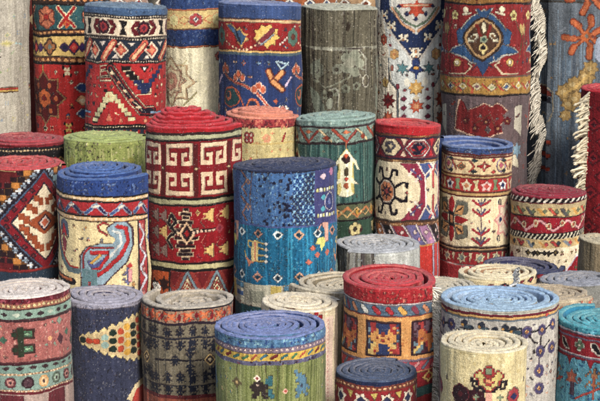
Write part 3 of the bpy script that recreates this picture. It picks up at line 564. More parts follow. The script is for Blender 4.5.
# ================================================================== THIRD ROW
def d(r):
    r.band(r.v0,172,(184,54,60)); r.band(172,173.5,(214,180,120)); r.band(173.5,300,(110,28,34))
    def f(u,k):
        # nested diamonds centred at u, y 224
        def D(a,b,c): r.poly([(u-a,224),(u,224-b),(u+a,224),(u,224+b)],c)
        D(74,74,(110,70,36)); 
        for q in range(9):
            for s in (-1,1):
                for w_ in (-1,1):
                    x,y=62-q*6.2,q*6.2+6
                    r.rect(u+w_*x-4,224+s*y-3,u+w_*x+4,224+s*y+3,(206,130,56) if q%2 else (44,30,36)); r.rect(u+w_*(x+8)-3,224+s*y-2.4,u+w_*(x+8)+3,224+s*y+2.4,(50,26,34))
        D(61,61,(40,30,44)); 
        for s in (-1,1):
            for w_ in (-1,1):
                for q in range(11):
                    x,y=57-q*5,q*5+1.5
                    r.rect(u+w_*x-1.6,224+s*y-3,u+w_*x+1.6,224+s*y+3,(176,190,206)); r.rect(u+w_*x-4,224+s*y-1,u+w_*x+3,224+s*y+1,(120,140,170) if q%2 else (214,210,206))
        D(51,52,(70,90,130)); D(48.5,49.5,(140,26,38))
        for s in (-1,1):
            for w_ in (-1,1):
                for q in range(4): r.dia(u+w_*(41-q*9),224+s*(4+q*9.4),4,3.4,(60,30,40),(110,40,50))
        D(37,40,(44,40,60)); D(34.5,38,(230,212,180))
        for s in (-1,1):
            for w_ in (-1,1):
                for q in range(3):
                    x,y=25-q*8,5+q*9; r.rect(u+w_*x-3,224+s*y-4,u+w_*x+3,224+s*y+2.4,(162,74,40)); r.rect(u+w_*(x-5)-3,224+s*y-2,u+w_*(x-5)+3,224+s*y+6,(162,74,40))
        D(20,12,(162,74,40)); D(8.5,8.5,(40,40,70)); D(6.6,6.6,(226,200,190)); D(4.5,4.5,(206,100,70))
        r.rect(u+13,180,u+25,186,(110,140,150)); 
    r.rep(96,f,r.U(50))
    r.band(270,282,(44,60,84)); r.band(270,272,(150,40,40)); 
carpet(draw=d, cx=22, w=41.5, yf=170, Y=6.85, vb=292, base=(184,54,60), cap=(196,66,70), lift=(0,2,3,3), seam=100, dir=1, pitch=(5,6,7), ridge=.3,
  label='red topped rolled carpet with a rust and ivory stepped diamond lattice')
def d(r):
    r.band(r.v0,196,(40,66,140)); r.speck(300,[(90,116,180),(24,40,96)],180,195,.9,2); r.band(196,197.5,K_); r.band(197.5,201.5,(222,184,130)); r.beads(199.5,5,1.6,1,(236,206,170)); r.band(201.5,203,K_)
    r.band(203,215.5,(178,40,46)); 
    def z(u,k):
        r.line([(u-9,213.5),(u,205.5),(u+9,213.5)],4.2,(150,160,180)); r.line([(u-9,213.5),(u-4.5,209.5)],2.6,(60,84,150)); r.line([(u+3,208),(u+9,213.5)],2.2,(40,40,90)); r.line([(u-3,208),(u+2,206)],2,(230,220,200))
    r.rep(23,z,r.U(102))
    r.band(215.5,217,K_); r.band(217,220.5,(220,176,120)); r.beads(218.8,5,1.6,.9,(236,206,170)); r.band(220.5,222,K_); r.band(222,320,(226,204,150))
    def f(u,k):
        # boteh
        P=[(u+4,228),(u+12,222),(u+22,222),(u+29,229),(u+29,245),(u+22,262),(u+10,275),(u+2,284),(u-20,288),(u-21,256),(u-15,247),(u-2,243),(u+9,243),(u+12,238),(u+6,234)]
        r.poly([(u+(x-u)*1.05,y+(y-255)*.04) for x,y in P],(90,50,60)); r.poly(P,(140,166,180))
        r.line([(u+14,226),(u+22,228),(u+24,240),(u+16,256),(u+4,270),(u-6,276)],4,(190,40,44)); r.line([(u+9,230),(u+16,232),(u+17,242),(u+8,256),(u-4,266)],2,(206,206,200)); 
        r.line([(u+10,247),(u-12,247),(u-18,254),(u-18,284)],2,(180,44,50)); r.rect(u-12,250,u+7,254,(190,40,44)); r.line([(u+3,259),(u-8,268),(u-12,262)],3.4,(80,84,150)); r.line([(u-2,255),(u-10,263)],3,(214,160,70)); r.line([(u-12,272),(u-2,268),(u+6,256)],3,(190,40,44))
        r.line([(u+4,234),(u-2,230),(u-3,225),(u+2,222),(u+6,224)],1.8,(180,50,50)); r.rect(u-20,270,u-4,290,(96,130,136))
        # palmette at the left
        v=u-42; r.line([(v,228),(v,262)],1.4,(110,40,60)); r.poly([(v-8,236),(v-6,226),(v,222),(v+7,226),(v+8,240),(v+4,234),(v,240),(v-4,234)],(90,100,130)); r.poly([(v-4,234),(v,226),(v+4,234),(v+6,241),(v,236),(v-6,241)],(190,40,50)); r.poly([(v-4,244),(v,238),(v+4,244),(v+2,254),(v-2,254)],(150,60,70))
        r.line([(v-14,222),(v-12,246),(v-3,262),(v+8,272),(v+18,272)],6,(90,110,116)); r.line([(v-11,222),(v-9,246),(v,260),(v+9,269),(v+18,269)],1.8,(170,50,44))
        r.line([(v-22,280),(v+12,284)],7,(30,26,34)); r.line([(v-12,280),(v+10,283)],3,(206,110,60))
        # vertical red border
        w_=u+36; r.rect(w_,222,w_+13,320,(60,40,44)); r.rect(w_+1.4,222,w_+11.6,320,(190,56,60)); r.rect(w_-1,222,w_,320,(200,170,130))
        for q in range(4): r.line([(w_+3,226+q*22),(w_+10,236+q*22),(w_+3,247+q*22)],3,(214,206,214)); r.dia(w_+7,228+q*22,2,4,(226,140,130))
        x=u+24; r.sprite(["..a..","..a..",".aaa.","a.a.a","..a..","a.a.a",".aaa.","..a.."],x,276,2,2.2,{'a':(110,110,160)}); r.dia(x+2,266,4,3,(206,60,60)); r.rect(x,270,x+5,282,(226,150,150))
    r.rep(112,f,r.U(107))
    r.fill(222,290,10,[(190,60,60),(130,140,160),(206,150,90)],2.4,11)
carpet(draw=d, cx=102, w=44.5, yf=179, Y=6.72, vb=292, base=(40,66,140), cap=(66,96,168), lift=(0,3.5,5,6.5,7), seam=74, dir=-1, pitch=(9,5.5,7,6), ridge=.3, shift=(-5,0), inner=(40,60,120), tilt=-.035, tipgap=2,
  label='royal blue topped rolled carpet with a large pale blue and red paisley on cream')
def d(r):
    r.band(r.v0,174,(34,44,80)); 
    r.band(174,229,(64,104,168)); r.speck(1500,[(96,140,196),(44,80,150),(120,164,210)],174,229,.8,2); r.speck(300,[(30,50,110)],174,229,.7,12)
    rr=random.Random(4); 
    def f(u,k):
        for q in range(34):
            x=u-26+rr.uniform(0,1)*34; y=178+rr.uniform(0,50); r.rect(x,y,x+2.6,y+2.8,(22,30,66))
        for i in range(8):
            for j in range(13):
                if (i+j)%2==0: r.dia(u+12+i*3,178+j*4,2.3,2.6,(26,44,110),(60,110,180))
                else: r.dia(u+12+i*3,178+j*4,1.8,2,(130,176,220))
        r.rect(u+34,174,u+68,229,(66,66,130)); r.speck(10,[(60,60,110)],174,229)
        for y in (186,210): r.dia(u+44,y-5,4,3.4,(230,200,210)) if y==186 else None
        for y in (194,219):
            for q in range(7): r.rect(u+36+q*4.4,y-1.6,u+39+q*4.4,y+1.8,(214,214,140) if q%2==0 else (222,228,220))
        r.ell(u+55,206,8.5,9,(206,200,220)); r.ell(u+55,206,7,7.6,(50,60,130)); r.ell(u+55,206,3,3.4,(110,120,190)); r.ell(u+45,201,3,2.6,(80,170,200)); r.ell(u+45,213,3,2.6,(80,170,200)); r.ell(u+58,178,5,4,(190,120,160)); 
        z=u-44
        for y in (182,208): r.line([(z-5,y-8),(z+4,y),(z-4,y+8),(z+3,y+16)],2,(150,104,96)); r.dia(z+5,y+2,4,3.4,(180,130,100),(90,90,130))
        r.line([(z+11,174),(z+8,200),(z+11,229)],1.2,(140,110,110)); r.rect(z-16,174,z-8,229,(60,80,140))
    r.rep(160,f,r.U(283))
    r.band(227,229,(70,84,150)); r.band(229,290,(22,100,150)); r.speck(1400,[(40,130,184),(14,80,126),(60,150,196)],229,290,.9,5)
    u=r.U(283)
    def stripe(a,b,c):
        r.rect(a,229,b,290,c)
    rr2=random.Random(6)
    for q in range(60): 
        x=rr2.uniform(-r.W/2,r.W/2); stripe(x,x+rr2.uniform(.5,1.6),rr2.choice([(30,118,170),(16,84,132),(44,140,190)]))
    def g(u,k):
        for y in (236,278):
            c=[(222,230,226),(196,150,120),(222,232,230),(196,140,120)][k%4]; r.dia(u,y,5.6,5.2,c); r.dia(u,y,3,2.6,(16,60,90))
    r.rep(21,g,r.U(278))
    def goat(u,v,b,h,l,w):
        # stands sideways, feet to the right, as the rug is turned on its side
        r.poly([(u-4,v-10),(u+4,v-10.5),(u+4.5,v+9),(u-3,v+10),(u-5,v+2)],b); r.line([(u,v-8),(u+1,v+8)],2,h)
        for y in (-8.6,-3.4,3,8.4): r.line([(u+3,v+y),(u+12,v+y)],1.5,l); r.ell(u+13,v+y,1.7,1.7,w)
        r.poly([(u-4,v+9),(u-9,v+7),(u-13,v+5),(u-12,v+8),(u-9,v+11),(u-7,v+15),(u-5,v+12),(u,v+10)],h); r.line([(u-12,v+6),(u-14,v+1)],1.3,l); r.line([(u-3,v-9),(u-9,v-10),(u-10,v-6),(u-7,v-4)],1.6,l)
    for dx in (-106,0,106): goat(r.U(255)+dx,254,(226,200,130),(214,130,96),(206,176,100),(230,230,222))
    for dx in (-106,0):
        a=r.U(322)+dx; r.poly([(a-2,227),(a+7,226),(a+7,246),(a,246),(a+1,233)],(220,164,144)); r.poly([(a-8,241),(a-1,240),(a+2,245),(a,250),(a-3,254),(a-5,247),(a-11,246)],(226,226,120)); r.line([(a-3,228),(a-7,233)],1.6,(206,150,140))
    for X,y in ((316,257),(325,256),(308,264),(312,250)): r.dia(r.U(X),y,4,3,(206,110,90))
    r.band(286,330,(190,184,160)); r.speck(300,[(170,170,150),(206,200,180),(150,120,100)],286,330,1,9); r.rep(60,lambda u,k:(r.rect(u-6,287,u+6,305,(206,180,90)),r.rect(u+8,287,u+26,292,(90,140,180)),r.rect(u+10,296,u+24,300,(60,90,150)),r.rect(u-30,292,u-12,305,(150,150,130))),r.U(276))
    r.band(309,330,(24,70,80))
    r.fill(229,285,12,[(90,170,206),(30,70,110)],1.8,16)
carpet(draw=d, cx=283, w=50.5, yf=171, Y=6.88, vb=325, base=(34,44,80), cap=(44,54,92), lift=(0,0,1,1,1), seam=165, pitch=(6,7,7,7), ridge=.6, streak=.3, tilt=-.01,
  label='bright blue rolled carpet with a dotted upper panel and tan goats over turquoise')
def d(r):
    rr=random.Random(6)
    for k in range(140):
        u=rr.uniform(-r.W/2,r.W/2); r.rect(u,r.v0,u+rr.uniform(.6,2.6),320,rr.choice([(120,118,106),(168,168,160),(186,186,178),(140,138,124),(104,100,88)]))
    u=r.U(388); r.rect(u-14,252,u+40,320,(186,188,182)); r.speck(500,[(200,200,196),(150,156,160),(170,176,160)],252,320,.9,3)
carpet(draw=d, cx=376.5, w=43.5, yf=251, Y=6.98, vb=292, base=(152,150,140), cap=(172,176,182), lift=(0,0,0,-1,-1,-2), seam=-40, dir=1, pitch=(6.5,6.5,7,7,7), ridge=.8, inner=(110,110,110), streak=.3, tag=True,
  label='silver grey rolled carpet with a flat coiled top, right of the blue goat roll')
def d(r):
    rr=random.Random(7)
    for k in range(120):
        u=rr.uniform(-r.W/2,r.W/2); r.rect(u,r.v0,u+rr.uniform(.6,2.4),360,rr.choice([(150,136,110),(190,178,152),(168,156,132),(140,128,106)]))
carpet(draw=d, cx=342, w=47, yf=292, thk=0.7, Y=6.62, vb=345, base=(172,160,136), cap=(196,184,158), lift=(0,1,-1,-3,-3), seam=-75, dir=1, pitch=(8,7,9), ridge=.9, inner=(130,118,96), streak=.25, tipgap=3,
  label='beige rolled carpet with loose ribbed coils, half hidden left of the square panel roll')
def d(r):
    r.speck(900,[(232,218,188),(206,186,150)],r.v0,401,.9,2)
    def f(u,k):
        r.rect(u-9,312,u+8,320,(130,96,80)); r.speck(4,[(90,50,40)],312,320); 
        for i in range(4):
            for j in range(2): r.rect(u-9+i*4.4,312+j*4.4,u-6+i*4.4,316+j*4,(80,44,40) if (i+j)%2 else (170,140,110))
        x=u+30
        for i in range(4):
            for j in range(3): r.rect(x-9+i*4.6,314+j*4.5,x-4.4+i*4.6,318.5+j*4.5,(170,30,36) if (i+j)%2==0 else (222,190,160))
        r.rect(u-22,311,u-14,402,(150,130,110))
        r.rect(x+12,322,x+26,402,(224,196,176)); 
        for q in range(22): r.rect(x+16,324+q*4,x+18,326+q*4,(206,150,140))
    r.rep(72,f,r.U(285))
carpet(draw=d, cx=301.5, w=39.5, yf=312, Y=6.38, vb=401, base=(224,206,170), cap=(230,216,186), lift=(0,2,3,3,2), seam=110, dir=1, pitch=(7,8,8), ridge=.4, tilt=.03,
  label='cream rolled carpet with small dark red checks under its rim, behind the green field roll')
def d(r):
    r.speck(300,[(150,146,132),(206,200,186)],r.v0,330,1,2); r.rep(30,lambda u,k:r.flower(u,300,8,5,(90,100,110),(190,120,90)),10)
carpet(draw=d, cx=447, w=32.5, yf=290, Y=6.6, vb=330, base=(176,170,152), cap=(196,188,166), lift=(0,0,-1,-2,-3), seam=60, dir=-1, pitch=(6.5,6.5,6.5,6), ridge=.6, inner=(130,126,112),
  label='small greyish cream rolled carpet, tightly coiled, just right of the square panel roll')
def d(r):
    r.band(274,340,(40,36,48)); r.rep(16,lambda u,k:(r.dia(u,278,6,4,(206,120,70),(230,190,140)),r.dia(u+8,276,4,3,(150,40,50))),4)
carpet(draw=d, cx=522, w=37, yf=272, thk=0.7, Y=7.02, vb=300, base=(56,58,100), cap=(58,62,102), lift=(0,0,-1.5,-3), seam=80, dir=-1, pitch=(8,7,7), inner=(50,50,80), ridge=.4, oval=.06,
  label='dark navy rolled carpet in a slack oval coil, between ivory and straw rolls')
def d(r):
    r.band(r.v0,286,(232,212,164)); r.band(286,296,(226,200,150)); r.rep(34,lambda u,k:(r.sprite(["aaa",".a.","aaa"],u-10,286.5,2,1.7,{'a':(160,50,60)}),r.dia(u+3,286.5,6,3.6,(60,40,50),(180,50,60)),r.dia(u+15,288,4,3,(60,50,50))),r.U(497))
    r.rect(-80,295,80,297,(190,90,70)); r.band(297,340,(222,206,170))
carpet(draw=d, cx=500, w=36, yf=279, thk=0.6, Y=6.78, vb=310, base=(228,208,160), cap=(230,214,174), lift=(0,1,0,-1), seam=-130, dir=1, pitch=(9,8,8), ridge=.5, inner=(170,130,100), tilt=.1, oval=.05,
  fringe=dict(kind='tassel', n=8, col=(206,80,90), z0=262, z1=286, L=9),
  label='pale straw rolled carpet with tiny red motifs, just behind the light blue coiled roll')
def d(r):
    r.band(r.v0,287,(128,132,140)); r.speck(500,[(146,146,140),(100,100,96),(166,164,152)],287,340,1,2)
carpet(draw=d, cx=578, w=38.5, yf=286, Y=6.72, vb=330, base=(132,132,126), cap=(140,144,156), lift=(0,0,0,0,-1), seam=130, pitch=(6,7,7,7), ridge=.6, inner=(110,112,122),
  label='steel grey rolled carpet with a flat coiled top, beside the wine red striped roll')
def d(r):
    r.band(r.v0,303,(206,190,158)); r.band(303,312,(190,170,140)); r.speck(160,[(206,90,60),(240,226,206)],303,312,1.4,3); r.band(308,420,(34,30,34))
    r.rep(16,lambda u,k:(r.dia(u,310,6,3.4,(206,110,70),(230,190,140)),),3)
    r.speck(400,[(80,70,60),(110,90,70),(150,140,120),(60,50,50)],314,420,1.6,8); r.rep(15,lambda u,k:[r.flower(u+(q%2)*7,326+q*14,4.6,4,(96,90,76),(150,60,50)) for q in range(7)],0)
carpet(draw=d, cx=552, w=37.5, yf=300, Y=6.48, vb=401, base=(200,184,154), cap=(182,164,136), lift=(0,0,-1,-1,-2), seam=70, dir=-1, pitch=(5.5,6,6,6), ridge=.5, inner=(120,90,66),
  label='tan topped rolled carpet with blackish side, between light blue and turquoise rolls')
def d(r):
    rr=random.Random(9)
    for k in range(120):
        u=rr.uniform(-r.W/2,r.W/2); r.rect(u,r.v0,u+rr.uniform(.6,2),330,rr.choice([(130,112,84),(166,150,116),(110,94,70),(150,132,100)]))
carpet(draw=d, cx=613, w=34, yf=245, Y=6.93, vb=300, base=(146,128,98), cap=(186,172,140), seam=120, ridge=1., pitch=(6,6,6),
  label='khaki rolled carpet under the cream tassels of the crimson roll at the right rim')
# ================================================================== FRONT ROWS
def d(r):
    r.band(r.v0,299,(222,206,194)); r.band(298,305,(112,32,46)); r.speck(120,[(160,70,84),(80,20,34)],298,305,1.2,2); r.band(305,310,(176,110,84)); r.beads(307.4,5,1.8,1.4,(222,196,140)); r.band(310,311,(80,50,50))
    r.band(311,320,(136,166,150)); r.rep(12,lambda u,k: r.dia(u,315.6,4,2.4,(60,44,50) if k%3 else (190,200,180)),r.U(25)); r.band(320,322.5,(70,40,46))
    r.band(322.5,363,(176,100,94)); r.speck(500,[(196,124,116),(150,76,74),(206,150,136)],323,363,1,3)
    def f(u,k):
        for y in (335,350):
            r.rect(u-8,y-5,u+12,y+5,(70,44,40)); r.rect(u-2,y-3,u+10,y+3,(76,126,92)); r.dia(u+5,y,4,2,(140,180,140)); r.rect(u-9,y-2,u-5,y+2,(44,60,44))
        r.rect(u-4,328,u+2,358,(50,60,44)); r.dia(u-18,340,4,4,(70,110,90)); r.dia(u+30,342,3,3,(226,160,110)); r.dia(u+44,327,4,4,(140,160,140)); r.dia(u-30,345,5,6,(90,50,60))
    r.rep(84,f,r.U(29))
    r.band(363,365.5,(80,34,44)); r.band(365.5,374,(126,156,144)); r.rep(13,lambda u,k:r.dia(u,369,4,2,(70,44,50)),3); r.band(374,376,(200,150,100)); r.beads(375,4,1.4,1,(232,200,160))
    r.band(376,390,(132,158,146)); r.rep(16,lambda u,k:(r.ell(u,383,5.6,5.4,[(60,36,44),(214,160,100),(90,110,90),(120,50,60)][k%4]),r.flower(u,383,4,5,[(90,60,70),(230,190,140),(150,170,150),(190,130,120)][k%4],(60,40,50))),r.U(33))
    r.band(390,392.5,(206,150,110)); r.beads(391.4,4,1.4,1,(236,206,170)); r.band(392.5,395,(110,34,44)); r.band(395,430,(176,150,140)); r.rep(50,lambda u,k:r.rect(u-18,396,u+6,430,(110,40,50)),0)
    r.fill(323,362,9,[(120,60,60),(130,160,140),(222,160,130)],2.4,12)
carpet(draw=d, cx=23, w=47, yf=298, Y=6.33, vb=401, base=(222,206,194), cap=(214,202,194), lift=(0,0,-1,-1,-2), seam=-100, dir=1, pitch=(6,7,8,8), ridge=.7, inner=(170,120,120),
  label='dusty pink rolled carpet with mint green bands and a whitish coiled top')
def d(r):
    r.band(r.v0,309,(150,148,166)); r.speck(160,[(120,120,150),(176,170,180)],300,309,.9,2)
    r.band(309,420,(56,60,92)); r.speck(1700,[(84,86,116),(42,44,68),(110,112,136),(40,40,54)],309,420,.8,5)
    u=r.U(148); rr=random.Random(3)
    pal=[(150,180,170),(200,70,44),(34,48,44),(214,160,60),(200,76,46),(34,52,44),(170,190,180)]
    cols=[(-76,3),(-69,9),(-62,14),(-54,20),(-46,26),(-38,28),(-30,34),(-22,38),(-14,40),(-6,43),(2,44)]
    def fig(u):
        for x,h in cols+[(-x,h) for x,h in cols]:
            r.rect(u+x-4.6,341-h/2-1,u+x+4.6,341+h/2+1,(206,180,130)); r.poly([(u+x-4.5,341-h/2-1),(u+x,341-h/2-5),(u+x+4.5,341-h/2-1)],(222,200,140)); r.poly([(u+x-4.5,341+h/2+1),(u+x,341+h/2+5),(u+x+4.5,341+h/2+1)],(222,200,140))
        for q,(x,h) in enumerate(cols+[(-x,h) for x,h in cols]):
            n=max(1,int(h/8)); c=pal[(int(abs(x)/7.7))%7]
            for j in range(n): r.ell(u+x,341+(j-(n-1)/2)*8.4,3.8,3.3,c)
    fig(r.U(147))
    r.poly([(r.U(130),402),(r.U(138),388),(r.U(146),384),(r.U(146),420)],(226,206,160)); r.poly([(r.U(132),410),(r.U(139),394),(r.U(146),391),(r.U(146),420)],(190,60,50))
carpet(draw=d, cx=105, w=41.5, yf=304, Y=6.48, vb=401, base=(150,148,166), cap=(156,154,172), lift=(0,.5,1,0,-1), seam=145, dir=1, pitch=(7.5,8,8,8), ridge=.9, inner=(60,56,80),
  label='navy rolled carpet with a stepped cream and orange motif and a lavender grey coiled top')
def d(r):
    r.band(r.v0,309,(176,166,150)); r.band(309,311.5,(40,34,50)); r.band(311.5,323,(168,130,104)); r.speck(420,[(206,84,50),(190,60,40),(150,140,120)],312,323,1,2)
    r.rep(17,lambda u,k:(r.sprite(XORN,u,317,2.2,1.3,{'a':(206,80,50),'b':(226,120,70)}),r.dia(u+8,317,2.4,4,(140,30,40))),0); r.band(323,325.5,(46,34,50))
    r.band(325.5,396,(124,114,94)); r.speck(700,[(146,134,110),(100,92,78),(90,86,76)],326,396,.9,3)
    NV=(34,38,58)
    def tree(u,v,s=1,fy=False):
        q=-1 if fy else 1
        r.sprite(["...k...","..kkk..",".k.k.k.","kkkkkkk","..kkk..",".kkkkk.","k.kkk.k","..k.k.."],u,v,1.55*s,1.6*s,{'k':NV},fy=fy)
    def f(u,k):
        for q in range(4): 
            r.rect(u-30+q*0,0,0,0,NV)
        for x in (-40,-26,-13,0,13,27):
            tree(u+x,331.5,.8); tree(u+x,346,.9,True); tree(u+x,378,.9); tree(u+x,391,.9,True)
        r.line([(u-40,338.5),(u+40,338.5)],1.4,NV); r.line([(u-40,386),(u+40,386)],1.4,NV)
        r.line([(u-40,361),(u+13,362)],1.8,(30,26,40)); tree(u-18,361,.9); tree(u-3,354,.9,True); tree(u-3,369,.9); r.rect(u-3.8,338,u-2.2,392,NV)
        r.dia(u+18,362,7,7,(222,186,120),(60,46,50),(226,200,150)); tree(u+22,375,1,True); tree(u+22,348,1)
        for x in (-36,-28,10,34): r.line([(u+x,340),(u+x,384)],1,(80,76,70))
    r.rep(80,f,r.U(196))
    r.band(396,399,(110,40,44)); r.band(399,430,(160,80,60))
carpet(draw=d, cx=191.5, w=46.5, yf=307, thk=0.85, Y=6.42, vb=401, base=(176,166,150), cap=(180,170,154), lift=(0,-2,-4,-7), seam=-128, dir=1, pitch=(13,7,8), ridge=1.4, streak=.35, inner=(164,154,136), wob=2.6,
  fringe=dict(kind='tassel', n=7, col=(228,222,212), z0=284, z1=300, L=8), tilt=.01,
  label='grey rolled carpet with rows of small navy trees below an orange red band')
def d(r):
    r.band(r.v0,349,(84,126,176)); r.speck(520,[(130,172,200),(50,80,150),(60,100,150)],338,349,1,2); r.band(349,350,(80,84,120))
    r.band(349.5,354.5,(130,110,130)); r.rep(5.4,lambda u,k:r.dia(u,352,1.9,1.5,(230,200,190)),0); r.band(354.5,362.5,(214,176,72))
    r.rep(10.3,lambda u,k:(r.line([(u-2.6,360),(u+2.4,357)],2.6,[(130,40,40),(50,110,110),(70,120,80),(180,80,60),(60,110,140)][k%5]),),r.U(230))
    r.band(362.5,367,(96,92,130)); r.speck(160,[(60,40,70),(130,130,160),(120,60,80)],362.5,367,.9,4)
    r.band(367,430,(136,144,84)); rr=random.Random(2)
    for k in range(130):
        u=rr.uniform(-r.W/2,r.W/2); r.rect(u,367,u+rr.uniform(.5,1.8),430,rr.choice([(116,126,66),(160,166,108),(96,108,54),(150,150,92)]))
    def f(u,k):
        r.sprite(["....k...tt.","...kk..ttt.","..kkkk.ttt.",".kkokkkktt.","kkkkkkkk...",".kkkkkk.tt.","..kk.kkktt.",".kkk.kk.ttt",".kk...kk.tt"],u-4,388,2.3,2.5,{'k':(54,44,42),'t':(54,112,124),'o':(222,196,170)})
        r.sprite(["bb.......",".bbb.....","..bbbb...",".bbbbbb..","...bbbb..","..bbnbbb.",".bbbbbb.b","..bb.bb..",".bb...bb."],u+38,387,2.1,3,{'b':(84,122,156),'n':(44,50,90)})
        r.dia(u+20,393,3,3.4,(226,170,150),(190,70,60)); r.dia(u-9,379,3.4,3.2,(230,210,190),(150,50,50)); r.sprite(["..a..",".aaa.","aabaa",".aaa.","..a.."],u-32,386,2.4,2.4,{'a':(104,92,62),'b':(206,170,110)})
    r.rep(106,f,r.U(267))
    r.fill(368,401,10,[(90,70,50),(70,130,140),(200,170,110),(170,180,120)],2.6,13)
carpet(draw=d, cx=272, w=55, yf=339, thk=0.82, Y=6.08, vb=401, base=(84,126,176), cap=(108,124,190), lift=(0,2.2,1.5,1,1), seam=150, dir=1, pitch=(9,6.5,7,8), ridge=.8, inner=(50,70,120), shift=(-6,0), streak=.2,
  label='moss green rolled carpet with a yellow dotted band and periwinkle blue double rim')
def d(r):
    r.band(r.v0,303,(182,36,44)); r.speck(600,[(206,80,76),(150,24,34),(222,120,100)],288,303,.8,2)
    r.band(303,304.5,(200,190,190)); r.band(304.5,315.5,(90,112,144)); r.speck(200,[(120,140,166),(70,90,120)],304,315,.9,3)
    cs=[(226,222,210),(190,50,60),(196,50,60),(226,170,80),(150,60,80),(214,140,100)]
    r.rep(12.4,lambda u,k:r.line([(u-2,308),(u+2,312.4)],4.8,cs[k%6]),r.U(364)); r.band(315.5,316.5,(150,60,50))
    r.band(316.5,360,(226,160,90)); r.speck(400,[(236,180,110),(206,130,70)],317,360,.9,4)
    def f(u,k):
        m=k%2
        r.rect(u-17,321,u+17,356,(60,34,44)); r.rect(u-15.4,322.6,u+15.4,354.5,(84,40,54) if m else (54,62,100))
        SPR=[".rr.nnn.rr.",".rr.nnn.rar","brran.narrb","braanonaara",".aaaaoaaaa.","aaaoaaaoaa.","baaaaraaaab","b.yaaaaay.r",".yyannnayyr",".yaannnnayr","yyrannnarrr","yyannnnnarr"]
        if m: SPR=["v.rr.vv.rr.","vv.r.vvv.rv","v..rvvv..rr",".vaarvv.rrr","vvaaar..aaa",".vaaaaaaaao","..aoaaaaoaa","b.aaaaaaaab","bbay.raaa.b",".yyb.raab..","yybb..aabr.","ybb...abbrr"]
        r.sprite(SPR,u,338.6,2.75,2.6,{'r':(180,58,56),'n':(48,60,112),'b':(112,136,160),'a':(224,158,84) if m==0 else (204,118,62),'o':(150,60,50),'y':(226,190,110),'v':(120,90,104)})
    r.rep(41,f,r.U(381))
    r.band(360,362,(130,110,130)); r.band(362,372,(196,70,80)); r.rep(11,lambda u,k:r.line([(u-3,370),(u+3,364)],3,[(222,150,150),(110,120,150)][k%2]),0); r.band(372,374,(220,150,90)); r.band(374,388,(150,30,40)); r.rep(22,lambda u,k:(r.dia(u,380,8,6,(226,180,100),(190,60,40)),),r.U(424)); r.band(388,402,(50,84,84)); r.band(398,430,(150,40,44))
carpet(draw=d, cx=390.5, w=48.5, yf=287, Y=6.36, vb=401, base=(182,36,44), cap=(196,56,64), lift=(0,-2,0,0,-1), seam=50, dir=-1, pitch=(6,11,8,8,7), ridge=.4, inner=(150,30,38), tipgap=1, backlift=3.2,
  fringe=dict(kind='loose', n=230, col=(240,234,220), z0=272, z1=420, L=15),
  label='red topped rolled carpet with orange framed square panels and white fringe')
def d(r):
    r.band(r.v0,387,(34,44,88)); r.band(387,392,(130,56,44)); r.beads(389.4,5.6,1.9,1.5,(232,170,120)); r.band(392,430,(150,34,42))
    r.rep(26,lambda u,k:(r.star(u,402,9,6,.6,(222,204,180),.3),r.dia(u,402,5,5,(50,50,90)),r.poly([(u+9,394),(u+17,394),(u+14,401)],(206,180,90))),r.U(385))
carpet(draw=d, cx=377.5, w=41.5, yf=381, Y=6.06, vb=401, base=(34,44,88), cap=(66,80,116), lift=(0,0,0,-.5,-1), seam=150, dir=1, pitch=(5.5,6,6,6,6), ridge=.3, inner=(24,28,50),
  label='short navy topped rolled carpet with an orange beaded band, at the bottom front')
def d(r):
    r.band(r.v0,315,(186,184,172)); r.speck(500,[(206,204,192),(160,156,146),(140,140,134)],r.v0,401,1,2); r.band(315,317,(120,34,50)); r.band(317,320,(222,170,96)); r.band(316.4,317.6,(90,24,40)); r.band(320,322,(100,110,130)); r.band(322,430,(186,180,170))
    r.speck(1500,[(204,198,190),(160,156,150),(176,168,160)],322,430,1,3)
    def f(u,k):
        for (x,y) in ((0,0),(18,-1),(36,-3),(17,21),(15,40),(14,57),(34,20)):
            r.flower(u+x,334+y,5.2,8,(70,64,110),(226,190,150),(110,90,130)); r.dia(u+x,334+y,2.6,2.6,(232,180,110),(190,90,60))
        r.line([(u+5,334),(u+13,333)],1.8,(34,30,40)); r.line([(u+23,333),(u+31,331)],1.8,(34,30,40)); r.line([(u+3,338),(u+9,345),(u+13,346)],1.6,(34,30,40)); r.line([(u+17,340),(u+17,348)],1.6,(34,30,40)); r.line([(u+16,361),(u+15,368)],1.4,(80,70,110)); r.line([(u+21,352),(u+30,346)],1.6,(34,30,40)); r.rect(u+8,352,u+9.6,356,K_)
        for (x,y) in ((-22,-8),(-32,-5),(-46,-9),(-58,-5),(-66,-10),(-14,-6)): r.ell(u+x,336+y,3.6,3.4,(44,50,70)); r.ell(u+x+4,340+y,4,2.4,(60,80,100)); r.ell(u+x-2,338+y,1.6,1.6,(206,150,70))
        r.line([(u-70,331),(u-40,334),(u-14,330),(u-6,330),(u-6,340)],1.6,(34,40,50)); r.dia(u-28,338,5,4,(100,150,130)); r.flower(u-50,352,9,7,(80,100,130),(190,120,90)); r.flower(u-22,372,8,7,(80,90,130),(200,150,110)); r.line([(u-50,360),(u-30,372)],1.4,(60,60,70)); r.dia(u+26,319,4,2,(206,70,60))
    r.rep(116,f,r.U(520))
    r.fill(323,401,8.5,[(100,96,130),(130,130,140),(200,150,120),(60,64,80)],2.2,14)
carpet(draw=d, cx=497.5, w=57, yf=309, thk=0.7, Y=6.22, vb=401, base=(186,184,172), cap=(150,178,214), lift=(0,-1.5,-2,-2.5), seam=152, dir=-1, pitch=(9,13,7,7), ridge=.7, inner=(170,190,214), capin=(150,178,214), wob=1.2,
  fringe=dict(kind='tassel', n=6, col=(232,230,226), z0=280, z1=292, L=11),
  label='wide light blue rimmed rolled carpet with pale grey side and purple flower chain')
